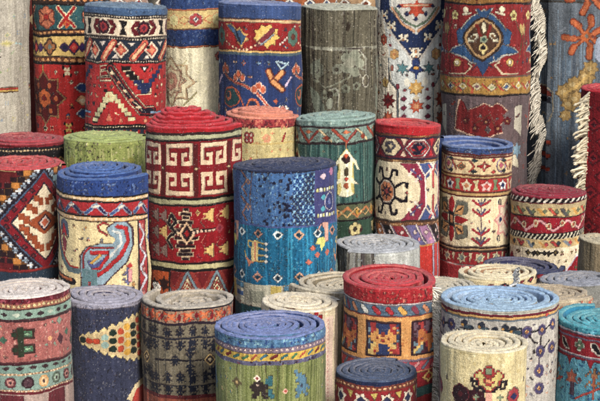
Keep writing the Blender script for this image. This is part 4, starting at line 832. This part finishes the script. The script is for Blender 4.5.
def d(r):
    r.speck(900,[(232,218,170),(206,186,128),(226,206,150)],r.v0,430,1.2,2)
    def f(u,k):
        r.sprite(["........rrr........",".......rgggr.......","....rr.rgggr.rr....","...ryyrrgggrryyr...","..ryyyyrrrrryyyyr..","..ryyyyyrrryyyyyr..","kk.ryyyrooryyyyr...","kkkkryyroooryyrkkkk",".k.kryyyrrryyyrk.kk",".kk.kkryyyyyrkkk.k.","..kkkkkryyyrkk.kkk.","...k..kkrrrkk......","........ppp........","...g....ppp....g...","..ggg...ppp...ggg..","...g....ppp....g..."],u,383,1.95,2.25,{'r':(168,52,52),'y':(208,186,110),'g':(128,142,110),'o':(222,150,100),'k':(38,30,38),'p':(218,156,136)})
        r.flower(u-28,396,9,7,(50,24,34),(90,30,40),(120,40,50)); r.flower(u+27,397,8,7,(170,56,64),(44,50,100),(150,150,110)); r.dia(u+27,398,5,4,(40,44,100))
        r.flower(u+80,398,9,7,(60,24,34),(190,70,60)); r.ell(u+46,384,1,3,(60,40,80))
    r.rep(92,f,r.U(484))
carpet(draw=d, cx=486, w=44, yf=352, Y=5.9, vb=401, base=(218,200,148), cap=(226,212,176), lift=(0,.5,0,-1,-3), seam=-158, dir=1, pitch=(6.5,7,7,7), ridge=.4, inner=(190,170,130),
  label='butter cream rolled carpet with red and black flowers, in the front row')
def d(r):
    r.band(r.v0,335,(66,150,180)); r.speck(400,[(110,190,210),(40,110,150)],318,335,1.2,2); r.band(335,337,(190,180,190)); r.band(336.5,338,(90,90,130)); r.band(338,341,(150,30,44)); r.band(341,342.5,(120,110,140))
    r.band(342.5,359,(158,28,42)); 
    def f(u,k):
        if k%2==0: r.flower(u,349,6.4,4,(206,214,190),(150,50,50)); r.flower(u,349,4.6,4,(96,130,96),(214,206,180))
        else: r.poly([(u-7,344),(u-1,344),(u+7,356),(u+1,357),(u-6,352)],(222,206,190)); r.poly([(u-5.4,345.4),(u-1.4,345.4),(u+5,355),(u+1.4,355.4),(u-4.6,350)],(30,24,34))
    r.rep(20,f,r.U(573)); r.band(359,360.4,(206,196,200)); r.band(360.4,361.6,(90,90,130)); r.band(361.6,364,(150,30,44)); r.band(364,430,(84,152,186)); r.speck(800,[(120,184,206),(50,110,160),(40,90,150)],364,430,1.1,3)
    r.rep(26,lambda u,k:(r.poly([(u-4,363),(u+4,363),(u,372)],(150,30,44)),),0)
    def g(u,k):
        r.sprite(TREE,u,382,2.2,2.6,{'a':(160,110,74)}); r.line([(u-20,404),(u-6,396),(u+12,386)],2,(196,70,60)); r.rect(u-1,378,u+1,402,(170,80,60)); r.star(u+26,384,10,6,.5,(170,90,70)); r.rect(u-28,388,u-22,402,(80,60,80))
    r.rep(56,g,r.U(588))
    r.fill(366,401,9,[(180,90,70),(60,70,110),(206,190,150)],2.8,15)
carpet(draw=d, cx=609, w=50, yf=329, thk=0.78, Y=6.2, vb=401, base=(66,150,180), cap=(70,160,186), lift=(0,-3,-4,-4), seam=-175, dir=1, pitch=(10,8,8), ridge=.5, inner=(50,124,156),
  label='turquoise rimmed rolled carpet with a red band of small flowers, bottom right corner')
# ================================================================== materials
def wool(name, rough=.95, bump=.25, fleck=.35, scale=520, sheen=.08):
    m = bpy.data.materials.new(name); m.use_nodes = True; nt = m.node_tree; L = nt.links; N = nt.nodes
    b = N['Principled BSDF']; b.inputs['Roughness'].default_value = rough
    b.inputs['Sheen Weight'].default_value = sheen; b.inputs['Sheen Roughness'].default_value = .5; b.inputs['Specular IOR Level'].default_value = .15
    at = N.new('ShaderNodeAttribute'); at.attribute_name = 'Col'
    tc = N.new('ShaderNodeTexCoord')
    n1 = N.new('ShaderNodeTexNoise'); n1.inputs['Scale'].default_value = scale; n1.inputs['Detail'].default_value = 2; L.new(tc.outputs['Object'], n1.inputs['Vector'])
    mp = N.new('ShaderNodeMapping'); mp.inputs['Scale'].default_value = (90, 90, 9); L.new(tc.outputs['Object'], mp.inputs['Vector'])
    n2 = N.new('ShaderNodeTexNoise'); n2.inputs['Scale'].default_value = 1; n2.inputs['Detail'].default_value = 3; L.new(mp.outputs[0], n2.inputs['Vector'])
    n3 = N.new('ShaderNodeTexNoise'); n3.inputs['Scale'].default_value = 26; n3.inputs['Detail'].default_value = 4; L.new(tc.outputs['Object'], n3.inputs['Vector'])
    def rng(n, lo, hi, a=.3, c=.7):
        r = N.new('ShaderNodeMapRange'); r.inputs['From Min'].default_value = a; r.inputs['From Max'].default_value = c; r.inputs['To Min'].default_value = lo; r.inputs['To Max'].default_value = hi; L.new(n.outputs['Fac'], r.inputs['Value']); return r
    a = rng(n1, 1-fleck, 1+fleck); c = rng(n2, .84, 1.16); e = rng(n3, .86, 1.1)
    p = N.new('ShaderNodeMath'); p.operation = 'MULTIPLY'; L.new(a.outputs[0], p.inputs[0]); L.new(c.outputs[0], p.inputs[1])
    q = N.new('ShaderNodeMath'); q.operation = 'MULTIPLY'; L.new(p.outputs[0], q.inputs[0]); L.new(e.outputs[0], q.inputs[1])
    vm = N.new('ShaderNodeVectorMath'); vm.operation = 'SCALE'; L.new(at.outputs['Color'], vm.inputs[0]); L.new(q.outputs[0], vm.inputs['Scale'])
    L.new(vm.outputs[0], b.inputs['Base Color'])
    bp = N.new('ShaderNodeBump'); bp.inputs['Strength'].default_value = bump; bp.inputs['Distance'].default_value = .003; L.new(n1.outputs['Fac'], bp.inputs['Height']); L.new(bp.outputs[0], b.inputs['Normal'])
    return m
M_pile = wool('knotted_wool_pile'); M_edge = wool('overcast_wool_edge', fleck=.25, scale=400, bump=.3); M_fr = wool('cotton_fringe', fleck=.12, bump=.15, sheen=.1)
def mesh_obj(name, V, F, col, mat, parent=None, smooth=True):
    me = bpy.data.meshes.new(name); V = np.asarray(V, np.float32); F = np.asarray(F, np.int32); k = F.shape[1]
    me.vertices.add(len(V)); me.vertices.foreach_set('co', V.ravel())
    me.loops.add(F.size); me.loops.foreach_set('vertex_index', F.ravel())
    me.polygons.add(len(F)); me.polygons.foreach_set('loop_start', np.arange(0, F.size, k, dtype=np.int32)); me.polygons.foreach_set('loop_total', np.full(len(F), k, np.int32))
    me.update(calc_edges=True); me.validate()
    me.polygons.foreach_set('use_smooth', np.full(len(F), smooth, bool))
    a = me.color_attributes.new('Col', 'FLOAT_COLOR', 'POINT'); c4 = np.ones((len(V), 4), np.float32); c4[:, :3] = np.clip(col, 0, 1); a.data.foreach_set('color', c4.ravel())
    me.materials.append(mat); o = bpy.data.objects.new(name, me); C.objects.link(o)
    if parent: o.parent = parent
    return o
def grid_faces(n, m, off=0):
    i = np.arange(n-1)[:, None]*m+np.arange(m-1)[None, :]; i = i.ravel()+off
    return np.stack([i, i+m, i+m+1, i+1], 1)
ALB = .86                                # wool reflects a little less than the colour read off the photo
def build(idx, o):
    rs = np.random.RandomState(100+idx)
    w, cx, yf, Y = o['w'], o['cx'], o['yf'], 4.08+(o['Y']-6.2)*1.08; o['_Y'] = Y
    zg = z_at(yf, Y*.97); mpx = (Y*math.cos(PITCH)+(CAMH-zg)*math.sin(PITCH))/FPX      # metres per photo pixel at the axis
    R = w*mpx; X0 = (cx-CX)*mpx; Df = Y-R
    zr = z_at(yf, Df)                    # rim height
    o['_disc'] = (X0, Y, R)
    vbot = min(o['vb']+26, 430)
    rug_ = Rug(cx, w, yf, vbot, np.array(o['base'], float)); o['draw'](rug_)
    A = rug_.a                       # knotted outlines where two colours meet
    g = np.zeros(A.shape[:2], bool)
    g[:, :-2] |= np.abs(A[:, 2:]-A[:, :-2]).sum(2) > 130; g[:-2] |= np.abs(A[2:]-A[:-2]).sum(2) > 130
    gy, gx = np.mgrid[0:A.shape[0], 0:A.shape[1]]
    k_ = np.clip(.5+.7*lattice(rs, gx, gy, 40, 34), 0, .55)*g
    A = A*(1-k_[..., None])+np.array([46, 32, 36])*k_[..., None]
    lum = A.mean(2, keepdims=True); A = (lum+(A-lum)*.81)*.97; A = 255*(np.clip(A, 0, 255)/255)**1.07; bl_ = (A[..., 2] > A[..., 0]*1.15) & (A[..., 2] > A[..., 1]*1.12); A = np.where(bl_[..., None], A*np.array([1., 1.015, .96]), A)
    rug_.a = lin(A)*ALB
    px = mpx; dirn = o.get('dir', -1); seam = math.radians(o.get('seam', 180))
    pitch = list(o.get('pitch', (6, 6.5, 7, 7))); th = .86*min(min(pitch), 7.0)
    turns = 1+max(2, int((w*.93-sum(pitch))/7)+len(pitch)) if False else len(pitch)
    rad = [w+.5*min(pitch[0],9)-.3]                            # radius in px at the start of each turn
    k = 0; pl = []
    while rad[-1] > 7:
        p = pitch[k] if k < len(pitch) else 6.6*rs.uniform(.8, 1.2)
        pl.append(p); rad.append(rad[-1]-p); k += 1
    thk = o.get('thk', .9); nt = len(rad)-1; TH = np.array([thk*min(q, 8.4) for q in pl]+[thk*min(pl[-1], 8)])*rs.uniform(.92, 1.06, len(pl)+1); th = TH[0]
    lifts = list(o.get('lift', (0, 0, 0))); lifts += [lifts[-1]]*(nt+2-len(lifts))
    sh = o.get('shift', (0, 0)); wob = o.get('wob', .8); oval = o.get('oval', .024); ov0 = rs.rand()*PI
    tip = o.get('tipgap', .6); bl = o.get('backlift', 0)
    def curve(phi):
        t = phi/(2*PI); r = np.interp(t, np.arange(nt+1), rad)
        th_ = seam+dirn*phi
        core = np.clip((t-.7)/nt, 0, 1)
        r = r*(1+(oval+.16*core)*np.cos(2*(th_-ov0-.4*core)))
        r = r+wob*np.interp((th_*1.7+idx) % 6.283, np.linspace(0, 6.283, 9), np.r_[rs_w, rs_w[:1]])*np.minimum(1, t/1.5)*1.5
        r = r+tip*np.exp(-phi/.28)
        # the wall starts one sheet thickness outside the next turn
        f = np.clip((t-.8)/.8, 0, 1)*np.clip((w-r)/w, 0, 1)
        x = r*np.sin(th_)+sh[0]*f*1.6; y = -r*np.cos(th_)+sh[1]*f*1.6
        lf = np.interp(t, np.arange(nt+2), lifts[:nt+2])
        lf = lf+rim[0]*np.sin(th_)*r/w+rim[1]*np.cos(th_)*r/w
        lf = lf+bl*np.clip(-np.cos(th_), 0, 1)*(t < 1)
        lf = lf+.8*lattice(rl, phi*r, phi*0, 30, 10)+.9*np.clip(t-.5, 0, 1)*lattice(rl, phi*r, phi*0+5, 16, 10)
        nx, ny = np.sin(th_), -np.cos(th_)
        return x, y, nx, ny, lf, r, th_
    rim = (rs.uniform(-1.5, 1.5), rs.uniform(-.8, .8));
    rs_w = rs.rand(8)*2-1; rl = np.random.RandomState(500+idx)
    st = rl.get_state()
    def cv(phi): rl.set_state(st); return curve(phi)
    root = bpy.data.objects.new('rolled_carpet', None); C.objects.link(root); root.location = (X0, Y, 0)
    root['label'] = o['label']; root['category'] = 'carpet'; root['group'] = 'rolled carpets standing on end'
    root.rotation_euler = (math.radians(rs.uniform(-.5, .5)), math.radians(rs.uniform(-.8, .8)), 0) if o.get('lean', True) else (0, 0, 0)
    root.empty_display_size = .05
    # correct lean at rim height
    rx, ry, _ = root.rotation_euler; root.location = (X0-zr*math.sin(ry), Y+zr*math.sin(rx), 0)
    # ---------- outer face
    step = .55/w; ph = [0.0]
    while ph[-1] < 2*PI+.0:
        t = seam+dirn*ph[-1]; c = math.cos(t); s_ = step*(1 if c > -.25 else 4)
        ph.append(ph[-1]+s_)
    ph[-1] = 2*PI; ph = np.array(ph)
    top = zr - 1.6*px
    rows_px = np.r_[np.arange(yf+1.6, vbot, .6)]
    z1 = np.array([z_at(v, Df) for v in rows_px]); zz = [z1[-1]]; 
    while zz[-1] > .06: zz.append(max(0.0, zz[-1]-.05))
    zrows = np.r_[z1, zz[1:]]; 
    if zrows[-1] > 0: zrows = np.r_[zrows, 0]
    vrows = np.array([proj_y(Df, z) for z in zrows])
    x, y, nx, ny, lf, r, tt = cv(ph)
    u = ((tt+PI) % (2*PI)-PI)*w
    Ug, Vg = np.meshgrid(u, vrows, indexing='ij'); ARC = np.meshgrid(ph*w, vrows, indexing='ij')[0]
    Zg = np.meshgrid(u, zrows, indexing='ij')[1]
    fade = np.clip(1-(top-Zg)/.25, 0, 1)**1.5
    Zg = Zg+lf[:, None]*px*fade
    ra = o.get('ridge', .6)
    disp = ra*(.45*lattice(rs, ARC, Vg, 3.2, 60)+.35*lattice(rs, ARC, Vg, 7, 90))+1.25*lattice(rs, ARC, Vg, 26, 40)+1.2*lattice(rs, ARC, Vg, 60, 70)+.35*lattice(rs, ARC, Vg, 9, 12)
    disp += .22*(rs.rand(*disp.shape)*2-1)+.16*(rs.rand(*disp.shape)*2-1)
    rr_ = disp*px*(1-.6*(fade > .97))
    Xg = (x*px)[:, None]+nx[:, None]*rr_; Yg = (y*px)[:, None]+ny[:, None]*rr_
    V = np.stack([Xg, Yg, Zg+.0], -1).reshape(-1, 3); V[:, 2] = np.maximum(V[:, 2], 0)
    # colours
    tilt = o.get('tilt', 0)
    Vs = Vg+tilt*Ug+1.0*lattice(rs, ARC, Vg, 22, 30)+.45*lattice(rs, ARC, Vg, 5, 9)+.25*(rs.rand(*Vg.shape)-.5)
    Us = Ug+.7*lattice(rs, ARC, Vg, 16, 18)+.35*lattice(rs, ARC, Vg, 5, 5)+.25*(rs.rand(*Vg.shape)-.5)
    Us = np.round(Us/.9)*.9; Vs = np.round(Vs/.9)*.9
    def sample(U, Vv):
        i = (((U+rug_.W/2) % rug_.W)*rug_.S).astype(int) % rug_.nx
        h = vbot-yf; q = Vv-yf; q = np.where(q > h, h-np.abs((q-h) % (2*h)-0) % h, q)
        j = np.clip(((q+yf-rug_.v0)*rug_.S).astype(int), 0, rug_.ny-1)
        return rug_.a[j, i]
    col = sample(Us, Vs)
    sk = o.get('streak', .16)
    mult = 1+sk*(.6*lattice(rs, ARC, Vg, 1.6, 50)+.6*lattice(rs, ARC, Vg, 5, 80))+.24*(rs.rand(*Vg.shape)-.5)+.12*lattice(rs, ARC, Vg, 1.4, 2.2)
    fl = rs.rand(*Vg.shape) > .992
    col = col*np.clip(mult, .35, 1.8)[..., None]
    col = np.where(fl[..., None], col*.6+.16, col)
    F = grid_faces(len(ph), len(zrows));
    if dirn > 0: F = F[:, ::-1]
    mesh_obj('pile_face', V, F, col.reshape(-1, 3), M_pile, root)
    # ---------- whole spiral edge (selvedge) and walls of the inner turns
    ph2 = [0.0]
    while ph2[-1] < 2*PI*nt:
        rr2 = max(6, np.interp(ph2[-1]/(2*PI), np.arange(nt+1), rad)); ph2.append(ph2[-1]+.85/rr2)
    ph2 = np.array(ph2); x, y, nx, ny, lf, r, tt = cv(ph2)
    T = np.linspace(0, PI, 8); ca = np.cos(T); sa = np.sin(T)**.36
    n2 = len(ph2); capc = np.array(o['cap'], float); capc = capc*np.array([1, 1.015, .96]) if capc[2] > capc[0]*1.15 and capc[2] > capc[1]*1.12 else capc; capc = .82*capc+.18*capc.mean(); capc = lin(capc*.92)*ALB
    thv = np.interp(ph2/(2*PI), np.arange(nt+1), TH)[:, None]; off = -thv/2+thv/2*ca[None, :]                                     # from outer face (0) to inner face (-th)
    jr = .38*(rs.rand(n2, 8)-.5)
    lp = lattice(rs, np.meshgrid(ph2*r, T, indexing='ij')[0], np.zeros((n2, 8)), 5, 9)*.5
    px_ = x[:, None]+nx[:, None]*(off+jr); py_ = y[:, None]+ny[:, None]*(off+jr)
    pz = (top+(lf[:, None]+1.6*sa[None, :]+jr*.8+lp*sa)*px)
    V = np.stack([px_*px, py_*px, pz], -1).reshape(-1, 3)
    F = grid_faces(n2, 8)
    if dirn > 0: F = F[:, ::-1]
    cc = np.broadcast_to(capc, (n2, 8, 3)).copy()
    bk = lin(np.array(o.get('capin', [.55*c+.45*b for c, b in zip(o['cap'], (176, 160, 138))]), float)*.92)*ALB
    cc[:, 5:] = cc[:, 5:]*.3+bk*.7; cc[:, 4] = cc[:, 4]*.75+bk*.25
    cc *= (1+.36*(rs.rand(n2, 8)-.5)+.16*lattice(rs, np.meshgrid(ph2*r, T, indexing='ij')[0], np.zeros((n2, 8)), 4, 9))[..., None]
    cc = np.where((rs.rand(n2, 8) > .98)[..., None], cc*.7+.12, cc)
    # fibres standing off the edge
    nf = int(n2*1.1); i = rs.randint(0, n2, nf); j = rs.randint(1, 6, nf); b0 = np.stack([px_[i, j]*px, py_[i, j]*px, pz[i, j]], 1)
    a_ = rs.rand(nf)*6.283; dd = np.stack([np.cos(a_)*.7, np.sin(a_)*.7, .5+.6*rs.rand(nf)], 1)*(.0022+.0035*rs.rand(nf))[:, None]
    sd = np.stack([-np.sin(a_), np.cos(a_), 0*a_], 1)*.00045
    FV = np.stack([b0-sd, b0+sd, b0+dd+sd*.3, b0+dd-sd*.3], 1).reshape(-1, 3); k0 = len(V)
    FF = np.arange(nf*4).reshape(-1, 4)+k0; fc = np.repeat(capc[None]*(.9+.5*rs.rand(nf, 1)), 4, 0)
    mesh_obj('selvedge', np.r_[V, FV], np.r_[F, FF], np.r_[cc.reshape(-1, 3), fc], M_edge, root)
    # walls: inner face of turn one and both faces of the rest
    ph3 = np.unique(np.r_[ph2[::3], ph2[-1]]); x, y, nx, ny, lf, r, tt = cv(ph3); n3 = len(ph3)
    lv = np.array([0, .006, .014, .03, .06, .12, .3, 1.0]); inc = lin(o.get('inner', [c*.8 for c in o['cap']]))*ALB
    Vs_, Fs_, Cs_ = [], [], []; k0 = 0
    th3 = np.interp(ph3/(2*PI), np.arange(nt+1), TH)
    for side, off_ in ((0, 0*th3), (1, -th3)):
        Z = np.empty((n3, 8)); Z[:] = top-lv[None, :]*(top if False else 1); Z[:, -1] = 0; Z[:, :7] += lf[:, None]*px*np.clip(1-lv[:7]/.25, 0, 1)[None, :]; Z = np.maximum(Z, 0)
        XX = np.repeat(((x+nx*off_)*px)[:, None], 8, 1); YY = np.repeat(((y+ny*off_)*px)[:, None], 8, 1)
        s0 = 0
        m_ = ph3 >= (2*PI-.05) if side == 0 else ph3 >= 0
        XX, YY, Z = XX[m_], YY[m_], Z[m_]; n4 = m_.sum()
        if side == 0:
            Ux = (((tt[m_]+PI) % (2*PI)-PI)*w)[:, None]+0*Z; cc = sample(Ux, np.maximum(yf+1, yf+(top-Z)/px))*.9
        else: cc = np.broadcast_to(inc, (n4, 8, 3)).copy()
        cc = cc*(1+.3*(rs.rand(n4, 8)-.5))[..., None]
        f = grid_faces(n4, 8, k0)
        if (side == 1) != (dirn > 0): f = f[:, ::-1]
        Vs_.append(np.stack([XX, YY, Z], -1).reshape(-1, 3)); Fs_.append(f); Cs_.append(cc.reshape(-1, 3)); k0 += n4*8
    # closing strip at the loose end
    zc = np.linspace(0, 1, 30)[:, None]; x0, y0, nx0, ny0, l0 = x[0], y[0], nx[0], ny[0], lf[0]
    zt = (top+l0*px)*(1-zc[:, 0]); A = np.stack([0*zt+x0*px, 0*zt+y0*px, zt], 1); B2 = np.stack([0*zt+(x0-nx0*th)*px, 0*zt+(y0-ny0*th)*px, zt], 1)
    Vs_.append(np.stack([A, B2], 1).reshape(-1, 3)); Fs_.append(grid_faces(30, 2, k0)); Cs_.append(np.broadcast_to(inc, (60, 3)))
    mesh_obj('inner_coils', np.concatenate(Vs_), np.concatenate(Fs_), np.concatenate(Cs_), M_edge, root)
    if o.get('tag'):
        pass
    # ---------- fringe hanging from the loose end
    fr = o.get('fringe')
    if fr:
        rd = random.Random(idx); VV, FF, k0 = [], [], 0
        tx, ty = -dirn*math.cos(seam), -dirn*math.sin(seam)          # direction off the end of the sheet (tangent)
        Fz0, Fz1 = z_at(fr['z0'], Df), z_at(fr['z1'], Df); Fz0 = min(Fz0, top+l0*px); L0 = fr['L']*px
        bx, by = (x0-nx0*th*.5)*px, (y0-ny0*th*.5)*px
        for q in range(fr['n']):
            z = Fz0+(Fz1-Fz0)*(q+rd.random()*.7)/fr['n']; kind = fr['kind']
            if kind == 'wavy': Ls, dz, rad_, cur, fan = L0*rd.uniform(.5, 1.2), rd.uniform(-1.5, -.3), .0021, 1.2, 2
            elif kind == 'cord': Ls, dz, rad_, cur, fan = L0*rd.uniform(.8, 1.0), -.95, .0034, .15, 1
            elif kind == 'tassel': Ls, dz, rad_, cur, fan = L0*rd.uniform(.6, 1.15), rd.uniform(-1.2, .1), .0046, .8, 2
            else: Ls, dz, rad_, cur, fan = L0*rd.uniform(.5, 1.25), rd.uniform(-1.3, .35), .002, 1.5, 2
            for s in range(fan):
                out = rd.uniform(.05, 1.1) if kind != 'cord' else rd.uniform(-.05, .12)+q % 2*.1
                dv = np.array([tx+nx0*out, ty+ny0*out, dz]); dv /= np.linalg.norm(dv)
                if kind == 'cord': dv = np.array([tx*.62+nx0*out*.4, ty*.62+ny0*out*.4, -.78])
                ww = (.35+.25*math.sin(z*17)+.12*math.sin(z*41))*L0*(kind == 'wavy'); b_ = rd.uniform(-.2, .8)*th*px; p = np.array([bx+nx0*b_+tx*ww, by+ny0*b_+ty*ww, z]); nseg = 7; pts = [p]
                sw = np.array([rd.uniform(-1, 1), rd.uniform(-1, 1), rd.uniform(-1, .6)])*cur
                for a in range(nseg):
                    f = (a+1)/nseg; dd = dv+sw*f*f*.7+np.array([0, 0, -.5*f*cur]); dd /= np.linalg.norm(dd); pts.append(pts[-1]+dd*Ls/nseg)
                pts = np.array(pts); pts[:, 2] = np.maximum(pts[:, 2], .004)
                for a in range(nseg+1):
                    d_ = pts[min(a+1, nseg)]-pts[max(a-1, 0)]; d_ /= np.linalg.norm(d_)+1e-9
                    e1 = np.cross(d_, [.3, .9, .31]); e1 /= np.linalg.norm(e1); e2 = np.cross(d_, e1)
                    rr3 = rad_*(1.0+.18*math.sin(a*2.4+q))*(1 if a < nseg-1 else (1.25 if a == nseg-1 else .5))
                    for g in range(5):
                        t = g*2*PI/5+a*.5; VV.append(pts[a]+(e1*math.cos(t)+e2*math.sin(t))*rr3)
                for a in range(nseg):
                    for g in range(5):
                        FF.append((k0+a*5+g, k0+a*5+(g+1) % 5, k0+(a+1)*5+(g+1) % 5, k0+(a+1)*5+g))
                k0 += (nseg+1)*5
        VV = np.array(VV); fc = lin(fr['col'])*ALB; g = rs.rand(len(VV)//40, 1).repeat(40, 0)
        mesh_obj('fringe', VV, FF, fc[None]*(.66+.42*g+.12*(rs.rand(len(VV), 1)-.5)), M_fr, root)
for i, o in enumerate(rugs): build(i, o)
for o in rugs: o['Y'] = o['_Y']
D = [(o['_disc'], o['label'][:34]) for o in rugs]
for i in range(len(D)):
    for j in range(i):
        (a, b, r1), (c, d_, r2) = D[i][0], D[j][0]; g = math.hypot(a-c, b-d_)-r1-r2
        if g < -.004: print('#',file=open('/tmp/ov','a'),end=' ') or print('OVERLAP %.3f' % g, '%s (%.2f)' % (D[i][1], b), '|', '%s (%.2f)' % (D[j][1], d_), file=open('/tmp/ov','a'))
# ================================================================== ground and the wall behind
def simple(name, c1, c2, scale):
    m = bpy.data.materials.new(name); m.use_nodes = True; nt = m.node_tree; b = nt.nodes['Principled BSDF']; b.inputs['Roughness'].default_value = .9
    n = nt.nodes.new('ShaderNodeTexNoise'); n.inputs['Scale'].default_value = scale; n.inputs['Detail'].default_value = 6; r = nt.nodes.new('ShaderNodeValToRGB')
    r.color_ramp.elements[0].color = (*c1, 1); r.color_ramp.elements[1].color = (*c2, 1); r.color_ramp.elements[0].position = .35; r.color_ramp.elements[1].position = .65
    tc = nt.nodes.new('ShaderNodeTexCoord'); nt.links.new(tc.outputs['Object'], n.inputs['Vector']); nt.links.new(n.outputs['Fac'], r.inputs[0]); nt.links.new(r.outputs[0], b.inputs['Base Color'])
    bp = nt.nodes.new('ShaderNodeBump'); bp.inputs['Strength'].default_value = .3; bp.inputs['Distance'].default_value = .01; nt.links.new(n.outputs['Fac'], bp.inputs['Height']); nt.links.new(bp.outputs[0], b.inputs['Normal']); return m
def plain(name, V, F, m):
    me = bpy.data.meshes.new(name); me.from_pydata(V, [], F); me.materials.append(m); o = bpy.data.objects.new(name, me); C.objects.link(o); o['kind'] = 'structure'; return o
plain('ground', [(-60, -60, 0), (60, -60, 0), (60, 60, 0), (-60, 60, 0)], [(0, 1, 2, 3)], simple('stone_paving', (.10, .095, .085), (.17, .16, .145), 9))
# ================================================================== light
sc = bpy.context.scene
w_ = bpy.data.worlds.new('World'); sc.world = w_; w_.use_nodes = True; nt = w_.node_tree
sky = nt.nodes.new('ShaderNodeTexSky'); sky.sky_type = 'NISHITA'; sky.sun_disc = False
EL, AZ = math.radians(40), math.radians(155)       # AZ: clockwise from +Y (the viewing direction)
sky.sun_elevation = EL; sky.sun_rotation = AZ; sky.air_density = 1.2; sky.dust_density = 3.0
nt.links.new(sky.outputs[0], nt.nodes['Background'].inputs['Color']); nt.nodes['Background'].inputs['Strength'].default_value = .12
sd = bpy.data.lights.new('sun', 'SUN'); sd.energy = 2.6; sd.angle = math.radians(14); sd.color = (1, .95, .87)
so = bpy.data.objects.new('sun', sd); C.objects.link(so)
from mathutils import Vector
dv = Vector((math.sin(AZ)*math.cos(EL), math.cos(AZ)*math.cos(EL), math.sin(EL)))
so.rotation_euler = dv.to_track_quat('Z', 'Y').to_euler(); so.location = (3, 0, 6)
cd = bpy.data.cameras.new('camera'); cam = bpy.data.objects.new('camera', cd); C.objects.link(cam)
cd.sensor_width = 36; cd.lens = 36*FPX/600; cd.clip_end = 500; cam.location = (0, 0, CAMH); cam.rotation_euler = (PI/2-PITCH, 0, 0)
sc.camera = cam
sc.view_settings.view_transform = 'Standard'; sc.view_settings.look = 'None'; sc.view_settings.gamma = 1; sc.view_settings.exposure = 0.6
